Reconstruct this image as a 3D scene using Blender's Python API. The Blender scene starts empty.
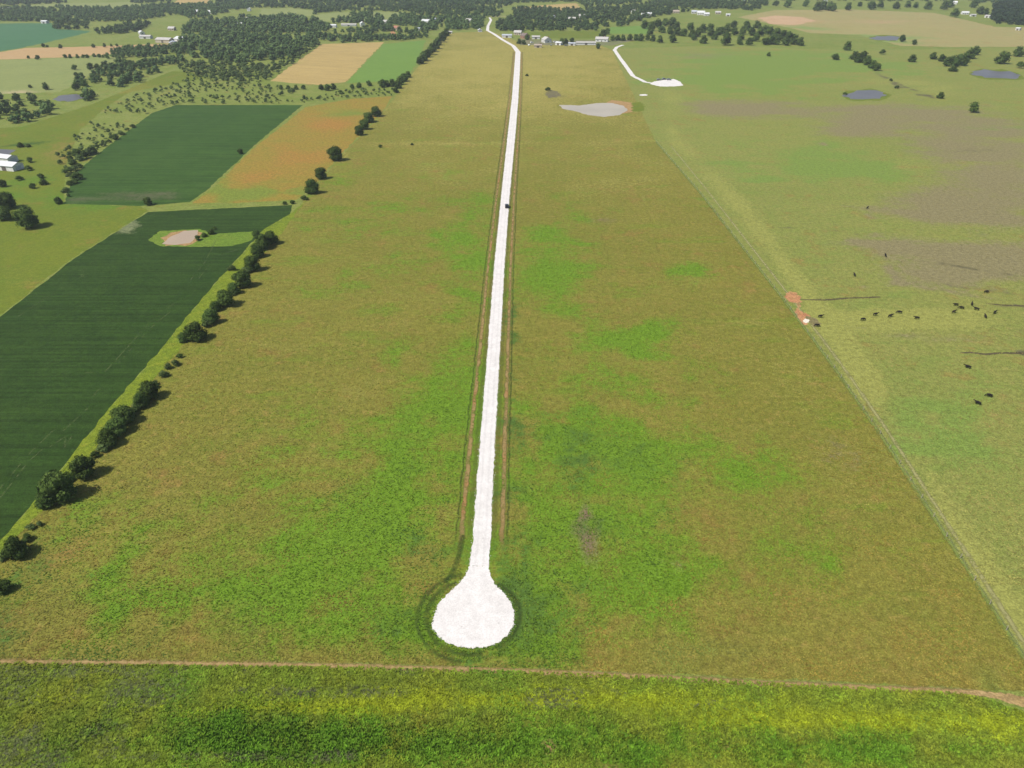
import bpy, bmesh, math, random
import numpy as np
from mathutils import Vector, Matrix
from mathutils.geometry import delaunay_2d_cdt
random.seed(7); RNG = np.random.default_rng(11)
S = bpy.context.scene; C = S.collection
R = math.radians
# ------------------------------------------------------------------ camera
H = 120.0; F = 715.0; TH = R(31.84); CT, ST = math.cos(TH), math.sin(TH)
cd = bpy.data.cameras.new('camera'); cam = bpy.data.objects.new('camera', cd); C.objects.link(cam)
cam.location = (0, 0, H); cam.rotation_euler = (R(90) - TH, 0, 0)
cd.sensor_width = 36; cd.lens = F / 1024 * 36; cd.clip_start = 1; cd.clip_end = 60000
S.camera = cam

def g(px, py, z=0.0):                      # survey: picture position -> place on the plane at height z
    u = (px - 512) / F; v = (384 - py) / F
    t = (H - z) / (ST - v * CT)
    return Vector((u * t, (CT + v * ST) * t, z))
def pxm(px, py):                           # pixels per metre of ground there
    v = (384 - py) / F
    return F * (ST - v * CT) / H
def proj(x, y):
    d = y * CT + H * ST; up = y * ST - H * CT
    return 512 + F * x / d, 384 - F * up / d

# ------------------------------------------------------------------ light
EL = R(52); AZ = R(27)
sdir = Vector((-math.cos(AZ) * math.cos(EL), -math.sin(AZ) * math.cos(EL), math.sin(EL)))
sl = bpy.data.lights.new('sun', 'SUN'); sl.energy = 4.2; sl.angle = R(0.5); sl.color = (1, .955, .88)
so = bpy.data.objects.new('sun', sl); C.objects.link(so); so.location = sdir * 500
so.rotation_euler = sdir.to_track_quat('Z', 'Y').to_euler()
w = bpy.data.worlds.new('World'); S.world = w; w.use_nodes = True
nt = w.node_tree; bg = nt.nodes['Background']; sk = nt.nodes.new('ShaderNodeTexSky')
sk.sky_type = 'NISHITA'; sk.sun_disc = False; sk.sun_elevation = EL; sk.sun_rotation = math.atan2(sdir.x, sdir.y)
nt.links.new(sk.outputs[0], bg.inputs[0]); bg.inputs[1].default_value = 0.09
vs = S.view_settings; vs.view_transform = 'Standard'; vs.look = 'None'; vs.gamma = 1; vs.use_curve_mapping = False
vs.exposure = 0.45

# ------------------------------------------------------------------ materials
K = 1.75
def A(r, g_, b, k=None):                   # base colour of a thing measured in sun at this exposure
    f = lambda c: ((c / 255 + .055) / 1.055) ** 2.4 if c > 10 else c / 255 / 12.92
    k = k or K
    return (f(r) / k, f(g_) / k, f(b) / k, 1)
class NT:
    def __init__(s, name, rough=.95, spec=.1):
        s.m = bpy.data.materials.new(name); s.m.use_nodes = True; s.t = s.m.node_tree
        s.b = s.t.nodes['Principled BSDF']; s.b.inputs['Roughness'].default_value = rough
        s.b.inputs['Specular IOR Level'].default_value = spec
        s.pos = s.n('ShaderNodeNewGeometry').outputs['Position']
    def n(s, k, **kw):
        x = s.t.nodes.new(k)
        for a, v in kw.items(): setattr(x, a, v)
        return x
    def L(s, o, i):
        if hasattr(o, 'is_linked') or hasattr(o, 'links'): s.t.links.new(o, i)
        else: i.default_value = tuple(o)[:3] if i.type == 'VECTOR' else o
    def noise(s, scale, detail=3, rough=.55, vec=None, stretch=None, dist=0):
        x = s.n('ShaderNodeTexNoise'); x.inputs['Scale'].default_value = scale
        x.inputs['Detail'].default_value = detail; x.inputs['Roughness'].default_value = rough
        x.inputs['Distortion'].default_value = dist
        v = vec or s.pos
        if stretch:
            mp = s.n('ShaderNodeMapping'); mp.inputs['Scale'].default_value = stretch; s.L(v, mp.inputs[0]); v = mp.outputs[0]
        s.L(v, x.inputs['Vector']); return x.outputs['Fac']
    def math(s, op, a, b=0., c=0.):
        x = s.n('ShaderNodeMath', operation=op); s.L(a, x.inputs[0]); s.L(b, x.inputs[1]); s.L(c, x.inputs[2]); return x.outputs[0]
    def ramp(s, v, lo, hi, a=0., b=1.):
        x = s.n('ShaderNodeMapRange', interpolation_type='SMOOTHSTEP')
        s.L(v, x.inputs[0]); x.inputs[1].default_value = lo; x.inputs[2].default_value = hi
        x.inputs[3].default_value = a; x.inputs[4].default_value = b; return x.outputs[0]
    def mix(s, f, a, b, mode='MIX'):
        x = s.n('ShaderNodeMix', data_type='RGBA', blend_type=mode)
        s.L(f, x.inputs[0]); s.L(a, x.inputs[6]); s.L(b, x.inputs[7]); return x.outputs[2]
    def val(s, col, fac):                  # multiply colour by a factor
        x = s.n('ShaderNodeVectorMath', operation='SCALE'); s.L(col, x.inputs[0]); s.L(fac, x.inputs['Scale']); return x.outputs[0]
    def bump(s, h, st=.5, d=.3):
        x = s.n('ShaderNodeBump'); x.inputs['Strength'].default_value = st; x.inputs['Distance'].default_value = d
        s.L(h, x.inputs['Height']); s.L(x.outputs[0], s.b.inputs['Normal'])
    def done(s, col): s.L(col, s.b.inputs['Base Color']); return s.m
def plain(name, col, rough=.7, spec=.3, var=.12, scale=.8, metal=0):
    t = NT(name, rough, spec); t.b.inputs['Metallic'].default_value = metal
    return t.done(t.val(col, t.ramp(t.noise(scale), .3, .7, 1 - var, 1 + var)))

def ground_mat(name, c1, c2, green, bare, yellow, dark, c3=None, rows=None, amp=1.5, lo=.25, hi=.66, spk=.24, big_st=None, patch=0):
    t = NT(name)
    big = t.noise(.018, 4, .6, stretch=big_st); mid = t.noise(.11, 5, .65, dist=.6); fin = t.noise(.55, 4, .7); tiny = t.noise(2.2, 2, .6)
    col = t.mix(t.ramp(t.math('MULTIPLY_ADD', mid, .6, t.math('MULTIPLY', big, .4)), .38, .62), c1, c2)
    if c3: col = t.mix(t.ramp(t.math('MULTIPLY_ADD', t.noise(.24, 4, .7), .55, t.math('MULTIPLY', fin, .45)), .52, .66, 0, .75), col, c3)
    if patch:
        p1 = t.noise(.055, 4, .65, stretch=(.45, 1.5, 1)); p2 = t.noise(.04, 4, .65, stretch=(.8, 1.3, 1.7), dist=.4)
        off = t.n('ShaderNodeVectorMath', operation='ADD'); t.L(t.pos, off.inputs[0]); off.inputs[1].default_value = (311, 77, 5)
        p3 = t.noise(.07, 4, .7, vec=off.outputs[0])
        col = t.mix(t.ramp(p1, .54, .68, 0, patch), col, green); col = t.mix(t.ramp(p3, .56, .7, 0, patch), col, A(166, 126, 72)); col = t.mix(t.ramp(p2, .56, .72, 0, patch * .5), col, yellow)
    at = t.n('ShaderNodeAttribute', attribute_name='mask')
    sp = t.n('ShaderNodeSeparateColor'); t.L(at.outputs['Color'], sp.inputs[0])
    n = t.math('MULTIPLY_ADD', mid, .25, t.math('MULTIPLY_ADD', t.noise(.27, 4, .7), .4, t.math('MULTIPLY', fin, .35))); n = t.math('MULTIPLY', t.math('SUBTRACT', n, .5), amp)
    for ch, cc, q in ((sp.outputs[2], yellow, 1), (sp.outputs[0], green, 1), (sp.outputs[1], bare, 1), (at.outputs['Alpha'], dark, 1.5)):
        col = t.mix(t.ramp(t.math('MULTIPLY_ADD', n, q, ch), lo, hi), col, cc)
    if rows:
        ang, sc_, amt = rows
        mp = t.n('ShaderNodeMapping'); mp.inputs['Rotation'].default_value = (0, 0, ang); t.L(t.pos, mp.inputs[0])
        wv = t.noise(1, 3, .6, vec=mp.outputs[0], stretch=(.012, sc_, 1))
        col = t.val(col, t.ramp(wv, .3, .7, 1 - amt, 1 + amt))
    col = t.val(col, t.ramp(fin, .28, .72, 1 - spk, 1 + spk))
    col = t.val(col, t.ramp(tiny, .25, .75, 1 - spk, 1 + spk))
    t.bump(t.math('ADD', fin, t.math('MULTIPLY', tiny, .5)), .35, .3)
    return t.done(col)

# ------------------------------------------------------------------ mesh helpers
def tag(o, label=None, cat=None, group=None, kind=None):
    for k, v in (('label', label), ('category', cat), ('group', group), ('kind', kind)):
        if v: o[k] = v
    return o
def link(name, me, m=None, parent=None, loc=None):
    o = bpy.data.objects.new(name, me); C.objects.link(o)
    if m and not me.materials: me.materials.append(m)
    if parent: o.parent = parent
    if loc is not None: o.location = loc
    return o
def npmesh(name, v, f3, m=None, cols=None, attr='tint', smooth=False):   # v (N,3), faces (M,k)
    me = bpy.data.meshes.new(name); v = np.asarray(v, np.float32); f3 = np.asarray(f3, np.int32)
    k = f3.shape[1]; me.vertices.add(len(v)); me.vertices.foreach_set('co', v.ravel())
    me.loops.add(f3.size); me.loops.foreach_set('vertex_index', f3.ravel())
    me.polygons.add(len(f3)); me.polygons.foreach_set('loop_start', np.arange(0, f3.size, k, dtype=np.int32))
    if cols is not None:
        a = me.attributes.new(attr, 'FLOAT_COLOR', 'POINT'); a.data.foreach_set('color', np.asarray(cols, np.float32).ravel())
    me.update(calc_edges=True); me.validate()
    me.polygons.foreach_set('use_smooth', [smooth] * len(me.polygons))
    if m: me.materials.append(m)
    return me
def inside(poly, x, y):
    x = np.asarray(x); y = np.asarray(y); r = np.zeros(x.shape, bool); n = len(poly)
    for i in range(n):
        x1, y1 = poly[i][:2]; x2, y2 = poly[(i + 1) % n][:2]
        if y1 == y2: continue
        c = ((y1 > y) != (y2 > y)) & (x < (x2 - x1) * (y - y1) / (y2 - y1) + x1); r ^= c
    return r
def vnoise(x, y, wl, seed, st=1.0):
    x = np.asarray(x) / (wl * st) + seed * 17.3; y = np.asarray(y) / wl + seed * 9.1; i = np.floor(x).astype(np.int64); j = np.floor(y).astype(np.int64); u = x - i; v = y - j
    u = u * u * (3 - 2 * u); v = v * v * (3 - 2 * v)
    def h(a, b):
        k = (a * 374761393 + b * 668265263 + seed * 1274126177) & 0xffffffff; k = ((k ^ (k >> 13)) * 1274126177) & 0xffffffff; return ((k ^ (k >> 16)) & 0xffff) / 65535
    return (h(i, j) * (1 - u) + h(i + 1, j) * u) * (1 - v) + (h(i, j + 1) * (1 - u) + h(i + 1, j + 1) * u) * v
def fbm(x, y, wl, seed, st=1.0):
    return (vnoise(x, y, wl, seed, st) * .4 + vnoise(x, y, wl / 2.3, seed + 1, st) * .32 + vnoise(x, y, wl / 5, seed + 2, st) * .28 - .5) * 1.7 + .5
def masks(blobs, lines, px, py):
    o = masks0(blobs, [], px, py); ol = masks0([], lines, px, py)
    u = (px - 512) / F; v = (384 - py) / F; t = H / (ST - v * CT); X, Y = u * t, (CT + v * ST) * t
    st = 2.2 if blobs is RB else 1.0
    for ch in range(4):
        n = fbm(X, Y, 17 if ch in (0, 3) else 30, 3 + ch * 5, st); m = o[:, ch]; k = np.clip(m * 5, 0, 1)
        o[:, ch] = np.clip(m * .9 + (n - .5) * (.95, .5, .3, .8)[ch], 0, 1) * k
        o[:, ch] = np.clip(o[:, ch] + ol[:, ch] * np.clip(.35 + 1.1 * vnoise(X, Y, 22, 77 + ch, st), 0, 1), 0, 1)
    return o
def masks0(blobs, lines, px, py):
    o = np.zeros((len(px), 4))
    for ch, cx, cy, rx, ry, a in blobs: o[:, ch] += a * np.exp(-((px - cx) / rx) ** 2 - ((py - cy) / ry) ** 2)
    for ch, pts, wd, a in lines:
        d = np.full(len(px), 1e9)
        for (x1, y1), (x2, y2) in zip(pts, pts[1:]):
            L2 = (x2 - x1) ** 2 + (y2 - y1) ** 2
            t = np.clip(((px - x1) * (x2 - x1) + (py - y1) * (y2 - y1)) / L2, 0, 1)
            d = np.minimum(d, np.hypot(px - x1 - t * (x2 - x1), py - y1 - t * (y2 - y1)))
        o[:, ch] += a * np.exp(-(d / wd) ** 2)
    return np.clip(o, 0, 1)
def ragged(poly, step, jit):
    out = []; n = len(poly)
    for i in range(n):
        a, b = Vector(poly[i][:2]), Vector(poly[(i + 1) % n][:2]); L = (b - a).length
        k = max(1, min(400, int(L / step))); nn = Vector((-(b - a).y, (b - a).x)) / max(L, 1e-6)
        for j in range(k):
            out.append(a.lerp(b, j / k) + nn * (random.uniform(-1, 1) * jit if j else 0))
    return out
RB = None; LV = [0]
def sheet(name, poly_px, level, m, grid=None, blobs=(), lines=(), step=3, jit=.5, world=False):
    P = poly_px if world else [g(*p) for p in poly_px]
    B = ragged(P, step, jit); n = len(B); pts = [Vector((p.x, p.y)) for p in B]
    if grid:
        xs = [p.x for p in B]; ys = [p.y for p in B]
        y = min(ys); gx = []; gy = []
        while y < max(ys):
            s = grid * (1 + max(0, y - 100) / 500)
            a = np.arange(min(xs), max(xs), s); gx.append(a + RNG.uniform(-.3, .3, len(a)) * s); gy.append(y + RNG.uniform(-.3, .3, len(a)) * s); y += s
        gx = np.concatenate(gx); gy = np.concatenate(gy); k = inside([(p.x, p.y) for p in B], gx, gy)
        qx, qy = proj(gx, gy); k &= (qx > -400) & (qx < 1424)
        pts += [Vector((a, b)) for a, b in zip(gx[k], gy[k])]
    vo, eo, fo, *_ = delaunay_2d_cdt(pts, [], [list(range(n))], 1, 1e-4)
    v = np.array([(p.x, p.y, 0) for p in vo]); fa = np.array([f for f in fo if len(f) == 3])
    # face the sky
    a, b, c = v[fa[:, 0]], v[fa[:, 1]], v[fa[:, 2]]
    fl = np.cross(b - a, c - a)[:, 2] < 0; fa[fl] = fa[fl][:, ::-1]
    qx, qy = proj(v[:, 0], v[:, 1]); cols = masks(blobs, lines, qx, qy)
    o = link(name, npmesh(name, v, fa, m, cols, 'mask')); LV[0] += 1; o.location.z = level * .006 + LV[0] * .00012
    o['kind'] = 'structure'; return o
def ribbon(name, pts, widths, level, m, across=4, step=2.0, jit=.0):    # pts world; attribute uv: across (m), along (m)
    P = []; W = []; 
    for i in range(len(pts) - 1):
        a, b = pts[i], pts[i + 1]; k = max(1, int((b - a).length / step))
        for j in range(k): P.append(a.lerp(b, j / k)); W.append(widths[i] + (widths[i + 1] - widths[i]) * j / k)
    P.append(pts[-1]); W.append(widths[-1])
    v = []; cols = []; s = 0; half = [0, 0]
    for i, p in enumerate(P):
        d = (P[min(i + 1, len(P) - 1)] - P[max(i - 1, 0)]); d.z = 0; d.normalize(); n = Vector((-d.y, d.x, 0))
        if i: s += (P[i] - P[i - 1]).length
        for q in (0, 1): half[q] = half[q] * .6 + random.uniform(-jit, jit) * .4
        for k in range(across + 1):
            u = (k / across - .5) * W[i]
            if k == 0: u += half[0]
            if k == across: u += half[1]
            c = p + n * u; v.append((c.x, c.y, 0)); cols.append((u, s, W[i], 1))
    f = [(i * (across + 1) + k, (i + 1) * (across + 1) + k, (i + 1) * (across + 1) + k + 1, i * (across + 1) + k + 1)
         for i in range(len(P) - 1) for k in range(across)]
    f = [q[::-1] for q in f]
    o = link(name, npmesh(name, v, f, m, cols, 'cross')); LV[0] += 1; o.location.z = level * .006 + LV[0] * .00012; o['kind'] = 'structure'; return o

# ------------------------------------------------------------------ ground and fields
OL, BR, GR = A(141, 136, 62), A(150, 128, 66), A(112, 142, 52)
M_base = ground_mat('meadow grass', A(132, 148, 62), A(150, 158, 80), A(112, 140, 56), A(190, 170, 125), A(164, 164, 90), A(85, 110, 50), c3=A(116, 136, 60), patch=.4)
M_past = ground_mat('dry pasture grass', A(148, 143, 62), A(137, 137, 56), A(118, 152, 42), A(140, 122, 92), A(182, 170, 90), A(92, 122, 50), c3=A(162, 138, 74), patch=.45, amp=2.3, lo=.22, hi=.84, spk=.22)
M_right = ground_mat('grazed pasture grass', A(154, 157, 80), A(144, 154, 74), A(136, 158, 72), A(153, 143, 100), A(166, 167, 86), A(112, 106, 76), c3=A(162, 150, 86), spk=.22, patch=.42, big_st=(.5, 1.6, 1))
M_fore = ground_mat('weedy crop strip soil', A(112, 128, 42), A(122, 138, 44), A(96, 132, 36), A(172, 146, 92), A(152, 164, 34), A(92, 100, 64), c3=A(130, 138, 48))
M_soy = ground_mat('dark row crop', A(52, 78, 27), A(60, 86, 31), A(84, 118, 46), A(134, 142, 98), A(128, 146, 54), A(44, 66, 30), rows=(0.0, .6, .22), spk=.2)
M_soyfar = ground_mat('green row crop', A(64, 96, 36), A(73, 104, 41), A(88, 122, 54), A(108, 112, 76), A(136, 152, 56), A(54, 84, 42), rows=(.02, .3, .16), spk=.1)
M_orange = ground_mat('rusty dry field', A(170, 144, 62), A(160, 146, 60), A(136, 150, 60), A(182, 138, 66), A(158, 154, 62), A(108, 126, 52), c3=A(174, 138, 66), patch=.35)
M_tan = ground_mat('ripe grain field', A(206, 178, 112), A(198, 172, 108), A(160, 164, 84), A(212, 176, 124), A(190, 176, 96), A(170, 140, 84), rows=(.3, .2, .12), spk=.12)
M_green = ground_mat('young green crop', A(129, 162, 72), A(122, 156, 68), A(112, 156, 68), A(160, 160, 90), A(150, 170, 84), A(96, 136, 60), spk=.08)
M_left = ground_mat('yellow green hay meadow', A(128, 139, 46), A(118, 135, 44), A(110, 140, 44), A(158, 138, 72), A(152, 146, 62), A(84, 110, 40), spk=.14, patch=.35)
M_pale = ground_mat('pale hay field', A(160, 168, 98), A(150, 160, 92), A(136, 160, 84), A(200, 186, 138), A(178, 178, 108), A(110, 130, 70), spk=.12)
M_bluegreen = ground_mat('blue green crop', A(88, 134, 90), A(80, 126, 84), A(92, 140, 84), A(160, 160, 110), A(120, 150, 84), A(66, 108, 70), spk=.06)

gv = [(a, b + 2500, 0) for b in np.linspace(-9000, 9000, 31) for a in np.linspace(-9000, 9000, 31)]
gf = [(j * 31 + i, j * 31 + i + 1, (j + 1) * 31 + i + 1, (j + 1) * 31 + i) for j in range(30) for i in range(30)]
gnd = link('ground', npmesh('ground', gv, gf, M_base, np.zeros((961, 4)), 'mask')); gnd['kind'] = 'structure'
LEFT = [(-95, 662), (0, 553), (70, 478), (130, 404), (200, 324), (245, 271), (285, 227), (310, 192), (345, 152), (385, 110), (412, 74), (428, 56), (449, 33)]
RIGHT = [(612, 50), (640, 108), (656, 142), (700, 193), (785, 302), (834, 368), (880, 434), (960, 558), (1024, 658), (1052, 706)]
MAIN = LEFT + [(490, 31), (522, 43), (600, 45)] + RIGHT + [(1024, 691), (850, 682), (700, 675), (512, 668), (340, 663), (0, 660)]
# channels: 0 green, 1 bare, 2 yellow, 3 dark weeds; its broad lower left blob paints in brightness fall-off
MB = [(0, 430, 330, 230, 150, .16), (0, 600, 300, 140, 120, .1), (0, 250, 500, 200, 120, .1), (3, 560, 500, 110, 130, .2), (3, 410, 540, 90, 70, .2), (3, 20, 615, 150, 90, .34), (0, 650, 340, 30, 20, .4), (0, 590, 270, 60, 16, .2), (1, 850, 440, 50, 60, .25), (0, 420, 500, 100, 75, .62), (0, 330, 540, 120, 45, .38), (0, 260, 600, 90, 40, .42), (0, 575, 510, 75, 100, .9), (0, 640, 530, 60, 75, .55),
      (0, 600, 600, 100, 45, .7), (0, 370, 605, 90, 45, .55), (0, 235, 590, 70, 40, .3), (0, 765, 475, 40, 35, .75), (0, 830, 535, 60, 38, .75), (0, 660, 470, 60, 30, .4), (2, 800, 390, 60, 70, .1), (0, 740, 560, 60, 70, .3),
      (0, 450, 420, 50, 60, .45), (0, 430, 260, 60, 60, .28), (0, 470, 300, 26, 130, .45), (0, 545, 270, 40, 60, .38), (0, 610, 340, 60, 14, .5),
      (0, 700, 268, 30, 14, .5), (0, 685, 360, 30, 12, .45), (0, 680, 385, 60, 18, .3), (0, 600, 430, 60, 40, .45), (0, 60, 610, 80, 45, .35), (0, 130, 600, 60, 28, .35),
      (0, 70, 530, 60, 50, .3), (0, 280, 240, 60, 60, .18), (0, 365, 205, 70, 40, .2), (0, 540, 240, 30, 20, .4), (0, 420, 640, 80, 22, .5), (0, 540, 645, 70, 18, .6),
      (1, 586, 527, 9, 26, .85), (1, 599, 560, 8, 20, .75), (1, 672, 566, 14, 10, .5), (1, 600, 220, 18, 5, .5), (1, 560, 97, 12, 6, .3),
      (2, 510, 66, 200, 74, .78), (2, 740, 330, 70, 60, .14), (2, 640, 180, 80, 40, .3), (2, 440, 180, 90, 40, .25), (2, 800, 420, 50, 60, .12), (2, 845, 500, 40, 40, .25),
      (3, 425, 535, 22, 40, .36), (3, 515, 570, 22, 60, .36), (3, 545, 615, 60, 30, .3), (3, 388, 625, 36, 22, .38), (3, 610, 500, 60, 60, .28), (3, 512, 330, 6, 100, .5), (3, 480, 620, 70, 36, .35)]
ML = [(2, [(370, 143), (480, 144), (655, 141)], 1.6, .22), (0, [(372, 147), (655, 145)], 1.5, .3), (2, [(200, 327), (790, 322)], 2, .22), (2, LEFT[1:9], 4, .3)]
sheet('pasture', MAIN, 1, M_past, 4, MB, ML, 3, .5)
RP = [(612, 49), (700, 46), (800, 49), (860, 50), (1200, 46), (1400, 200), (1500, 500), (1300, 790), (1054, 708), (1026, 656)] + RIGHT[-3:0:-1]
RB = [(0, 740, 80, 90, 22, .7), (0, 850, 172, 75, 26, .55), (0, 940, 420, 90, 60, .45), (0, 820, 150, 30, 14, .4), (0, 900, 300, 40, 12, .35), (0, 745, 165, 40, 24, .5), (0, 800, 60, 80, 12, .4), (0, 900, 70, 30, 8, .5), (0, 990, 128, 40, 6, .7), (0, 905, 108, 26, 5, .5),
      (1, 990, 150, 90, 34, .55), (1, 1015, 215, 90, 50, .5), (1, 930, 120, 90, 16, .32), (1, 790, 114, 130, 11, .34), (1, 1000, 262, 90, 20, .32), (1, 850, 128, 40, 14, .25), (0, 760, 62, 120, 18, .4), (1, 900, 112, 60, 12, .4), (1, 720, 108, 60, 8, .45), (1, 930, 205, 60, 20, .4), (1, 960, 270, 90, 18, .55), (1, 880, 240, 60, 14, .35), (1, 700, 54, 50, 6, .4), (1, 940, 335, 60, 8, .35), (1, 780, 110, 60, 10, .35), (1, 850, 130, 60, 8, .3),
      (2, 840, 320, 100, 14, .6), (2, 930, 320, 80, 10, .7), (2, 880, 80, 50, 8, .4), (2, 900, 165, 50, 12, .4), (2, 940, 90, 40, 10, .4), (2, 980, 600, 60, 60, .45), (2, 860, 400, 30, 60, .4), (2, 670, 100, 16, 26, .4), (2, 700, 100, 60, 6, .3)]
RL = [(1, [(850, 240), (930, 252), (1040, 268)], 4, .3), (1, [(830, 205), (940, 216), (1040, 222)], 4, .28), (3, [(930, 262), (980, 270), (1040, 280)], 2.2, .5), (1, [(880, 335), (960, 342), (1040, 338)], 3, .4), (3, [(900, 175), (960, 182), (1030, 190)], 2.5, .3), (1, [(840, 290), (900, 284), (1000, 300)], 2.5, .4), (3, [(815, 322), (880, 332), (960, 338), (1040, 330)], 1.6, .35), (3, [(760, 226), (850, 232), (960, 262)], 1.3, .35), (1, [(866, 208), (884, 254), (905, 300)], 1.4, .4), (3, [(860, 60), (880, 76), (905, 92), (935, 98)], 1.4, .5), (3, [(700, 118), (780, 128), (900, 150)], 1.3, .3), (2, [(672, 136), (740, 205), (812, 300), (870, 385), (980, 560), (1040, 650)], 12, .7), (3, [(797, 299), (840, 299), (905, 297)], 1.6, .5), (3, [(985, 304), (1024, 307), (1100, 308)], 1.6, .8), (3, [(960, 353), (985, 354), (1000, 355), (1024, 353), (1100, 356)], 1.3, .95), (3, [(905, 143), (900, 135), (893, 150)], 2.5, .5), (3, [(920, 152), (1000, 150)], 3, .45), (3, [(893, 160), (940, 110), (960, 95)], 2, .35),
      (3, [(880, 275), (940, 285), (1030, 296)], 2.5, .45), (1, [(806, 150), (822, 143), (832, 152)], 1.5, .5), (3, [(780, 185), (830, 212)], 2.5, .3), (2, [(820, 318), (900, 309), (960, 312), (1024, 306)], 1.5, .6), (3, [(878, 72), (900, 85), (930, 96)], 1.6, .6)]
sheet('grazing_pasture', RP, 1, M_right, 3.2, RB, RL, 3, .5)
FB = [(2, 540, 700, 240, 12, .95), (2, 300, 710, 120, 9, .8), (2, 820, 720, 160, 11, .95), (2, 60, 697, 60, 7, .45), (2, 950, 728, 80, 16, .35), (0, 450, 740, 260, 26, .8), (0, 850, 752, 200, 16, .8), (0, 250, 745, 130, 25, .6), (3, 90, 690, 150, 14, .5), (3, 20, 745, 90, 26, .5), (3, 240, 757, 110, 5, .7), (3, 90, 672, 200, 5, .5), (3, 300, 692, 60, 6, .4), (3, 560, 703, 40, 5, .5), (3, 720, 705, 70, 9, .4), (3, 600, 693, 50, 5, .4),
      (1, 548, 743, 12, 5, .7), (1, 545, 763, 14, 5, .7), (1, 725, 742, 8, 6, .75), (1, 607, 766, 18, 5, .65), (1, 970, 754, 7, 4, .65), (1, 625, 748, 12, 3, .5), (1, 280, 695, 30, 5, .4), (1, 560, 725, 30, 5, .3), (1, 708, 766, 10, 4, .7)]
FORE = [(-250, 660), (0, 663), (340, 667), (512, 671), (700, 679), (850, 687), (960, 693), (995, 701), (1024, 712), (1250, 770), (1350, 900), (-500, 900)]
sheet('crop_strip', FORE, 1, M_fore, 2.2, FB, [], 2, .3)
# left side fields
SOY = [(-140, 420), (0, 317), (75, 258), (148, 212), (292, 205), (290, 214), (262, 231), (240, 256), (212, 287), (160, 350), (105, 414), (45, 490), (8, 533), (-110, 665), (-420, 660)]
sheet('crop_field', SOY, 1, M_soy, 5, [(0, 255, 222, 30, 10, .2), (1, 130, 228, 12, 6, .6), (3, 150, 330, 50, 60, .2), (1, 120, 225, 30, 14, .25), (1, 55, 440, 10, 5, .3)],
      [(1, [(15, 320), (50, 295), (90, 270)], 4, .3)], 3, .4)
sheet('crop_field', [(64, 204), (72, 178), (90, 160), (132, 128), (152, 113), (176, 105), (303, 105), (258, 142), (207, 190), (190, 202), (140, 206)], 1, M_soyfar, 7,
      [(1, 110, 197, 50, 7, .42), (1, 160, 198, 40, 6, .35), (1, 205, 165, 40, 16, .25), (1, 70, 200, 20, 6, .4)], [], 3, .5)
sheet('dry_field', [(306, 107), (350, 99), (392, 96), (385, 109), (344, 151), (310, 190), (296, 200), (230, 203), (192, 203), (212, 188), (260, 143)], 1, M_orange, 6,
      [(0, 330, 115, 40, 8, .5), (0, 265, 195, 70, 10, .6), (0, 215, 180, 22, 14, .4), (1, 300, 155, 56, 32, .55), (1, 330, 125, 30, 12, .5), (1, 250, 180, 30, 12, .4), (0, 270, 150, 12, 8, .4), (2, 320, 110, 40, 10, .4)], [], 3, .8)
sheet('grain_field', [(270, 81), (298, 61), (322, 44), (384, 42), (346, 82), (318, 85)], 1, M_tan, 14, [(0, 280, 82, 14, 4, .5), (2, 300, 62, 10, 8, .5)], [], 6, 1.5)
sheet('green_field', [(346, 83), (384, 44), (426, 40), (420, 56), (409, 76), (395, 81)], 1, M_green, 20, [], [], 6, 1.5)
sheet('meadow', [(-300, 250), (-250, 190), (0, 128), (22, 127), (90, 105), (172, 71), (190, 72), (208, 78), (130, 92), (105, 108), (80, 130), (66, 165), (64, 204), (140, 206), (148, 211), (74, 257), (0, 315), (-140, 418)], 1, M_left, 7,
      [(1, 60, 155, 26, 14, .42), (2, 120, 88, 60, 14, .55), (1, 70, 135, 20, 8, .35), (0, 30, 185, 60, 26, .45), (0, 100, 206, 60, 5, .6), (2, 20, 280, 30, 20, .5), (3, 50, 200, 12, 4, .3), (0, 20, 128, 26, 6, .6)], [(3, [(0, 147), (30, 143), (50, 143)], 1.0, .7)], 3, .6)
sheet('hay_field', [(-200, 66), (0, 60), (60, 58), (108, 56), (120, 58), (78, 82), (60, 92), (0, 94), (-200, 100)], 1, M_pale, 16, [(1, 20, 92, 30, 3, .75), (0, 60, 80, 30, 8, .4), (2, 40, 76, 40, 4, .4)], [], 6, 1.5)
sheet('grain_field', [(-200, 58), (0, 52), (25, 48), (90, 46.5), (168, 43.5), (174, 46), (108, 54.5), (60, 57.5), (0, 59.5), (-200, 65)], 1, M_tan, None, step=6, jit=2).data.materials[0] = ground_mat('pinkish stubble', A(206, 170, 118), A(212, 178, 126), A(160, 164, 84), A(212, 176, 124), A(190, 176, 96), A(170, 140, 84), spk=.08)
sheet('green_field', [(-250, 24), (0, 23.5), (52, 23), (56, 29), (92, 31), (80, 34.5), (45, 43), (15, 49), (0, 51.5), (-200, 57)], 1, M_bluegreen, None, step=8, jit=2)
sheet('hay_field', [(18, 7.5), (30, 5), (60, 3.5), (130, 2), (150, 5), (110, 8), (62, 7)], 1, M_pale, None, step=10, jit=4)
sheet('grain_field', [(172, 4.2), (180, -2), (215, -3), (206, 4.5), (190, 5.2)], 1, M_tan, None, step=10, jit=3)
sheet('hay_field', [(256, 18), (262, 9), (290, 8), (318, 11), (312, 16), (290, 17.5)], 1, M_pale, None, step=10, jit=3)
sheet('hay_field', [(308, 22), (316, 14.5), (345, 12), (404, 12), (400, 19), (352, 21)], 1, M_pale, None, step=10, jit=3)
sheet('grain_field', [(512, 8), (545, 5), (576, 3), (582, 9), (562, 12), (540, 9)], 1, M_tan, None, step=10, jit=3)
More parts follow.
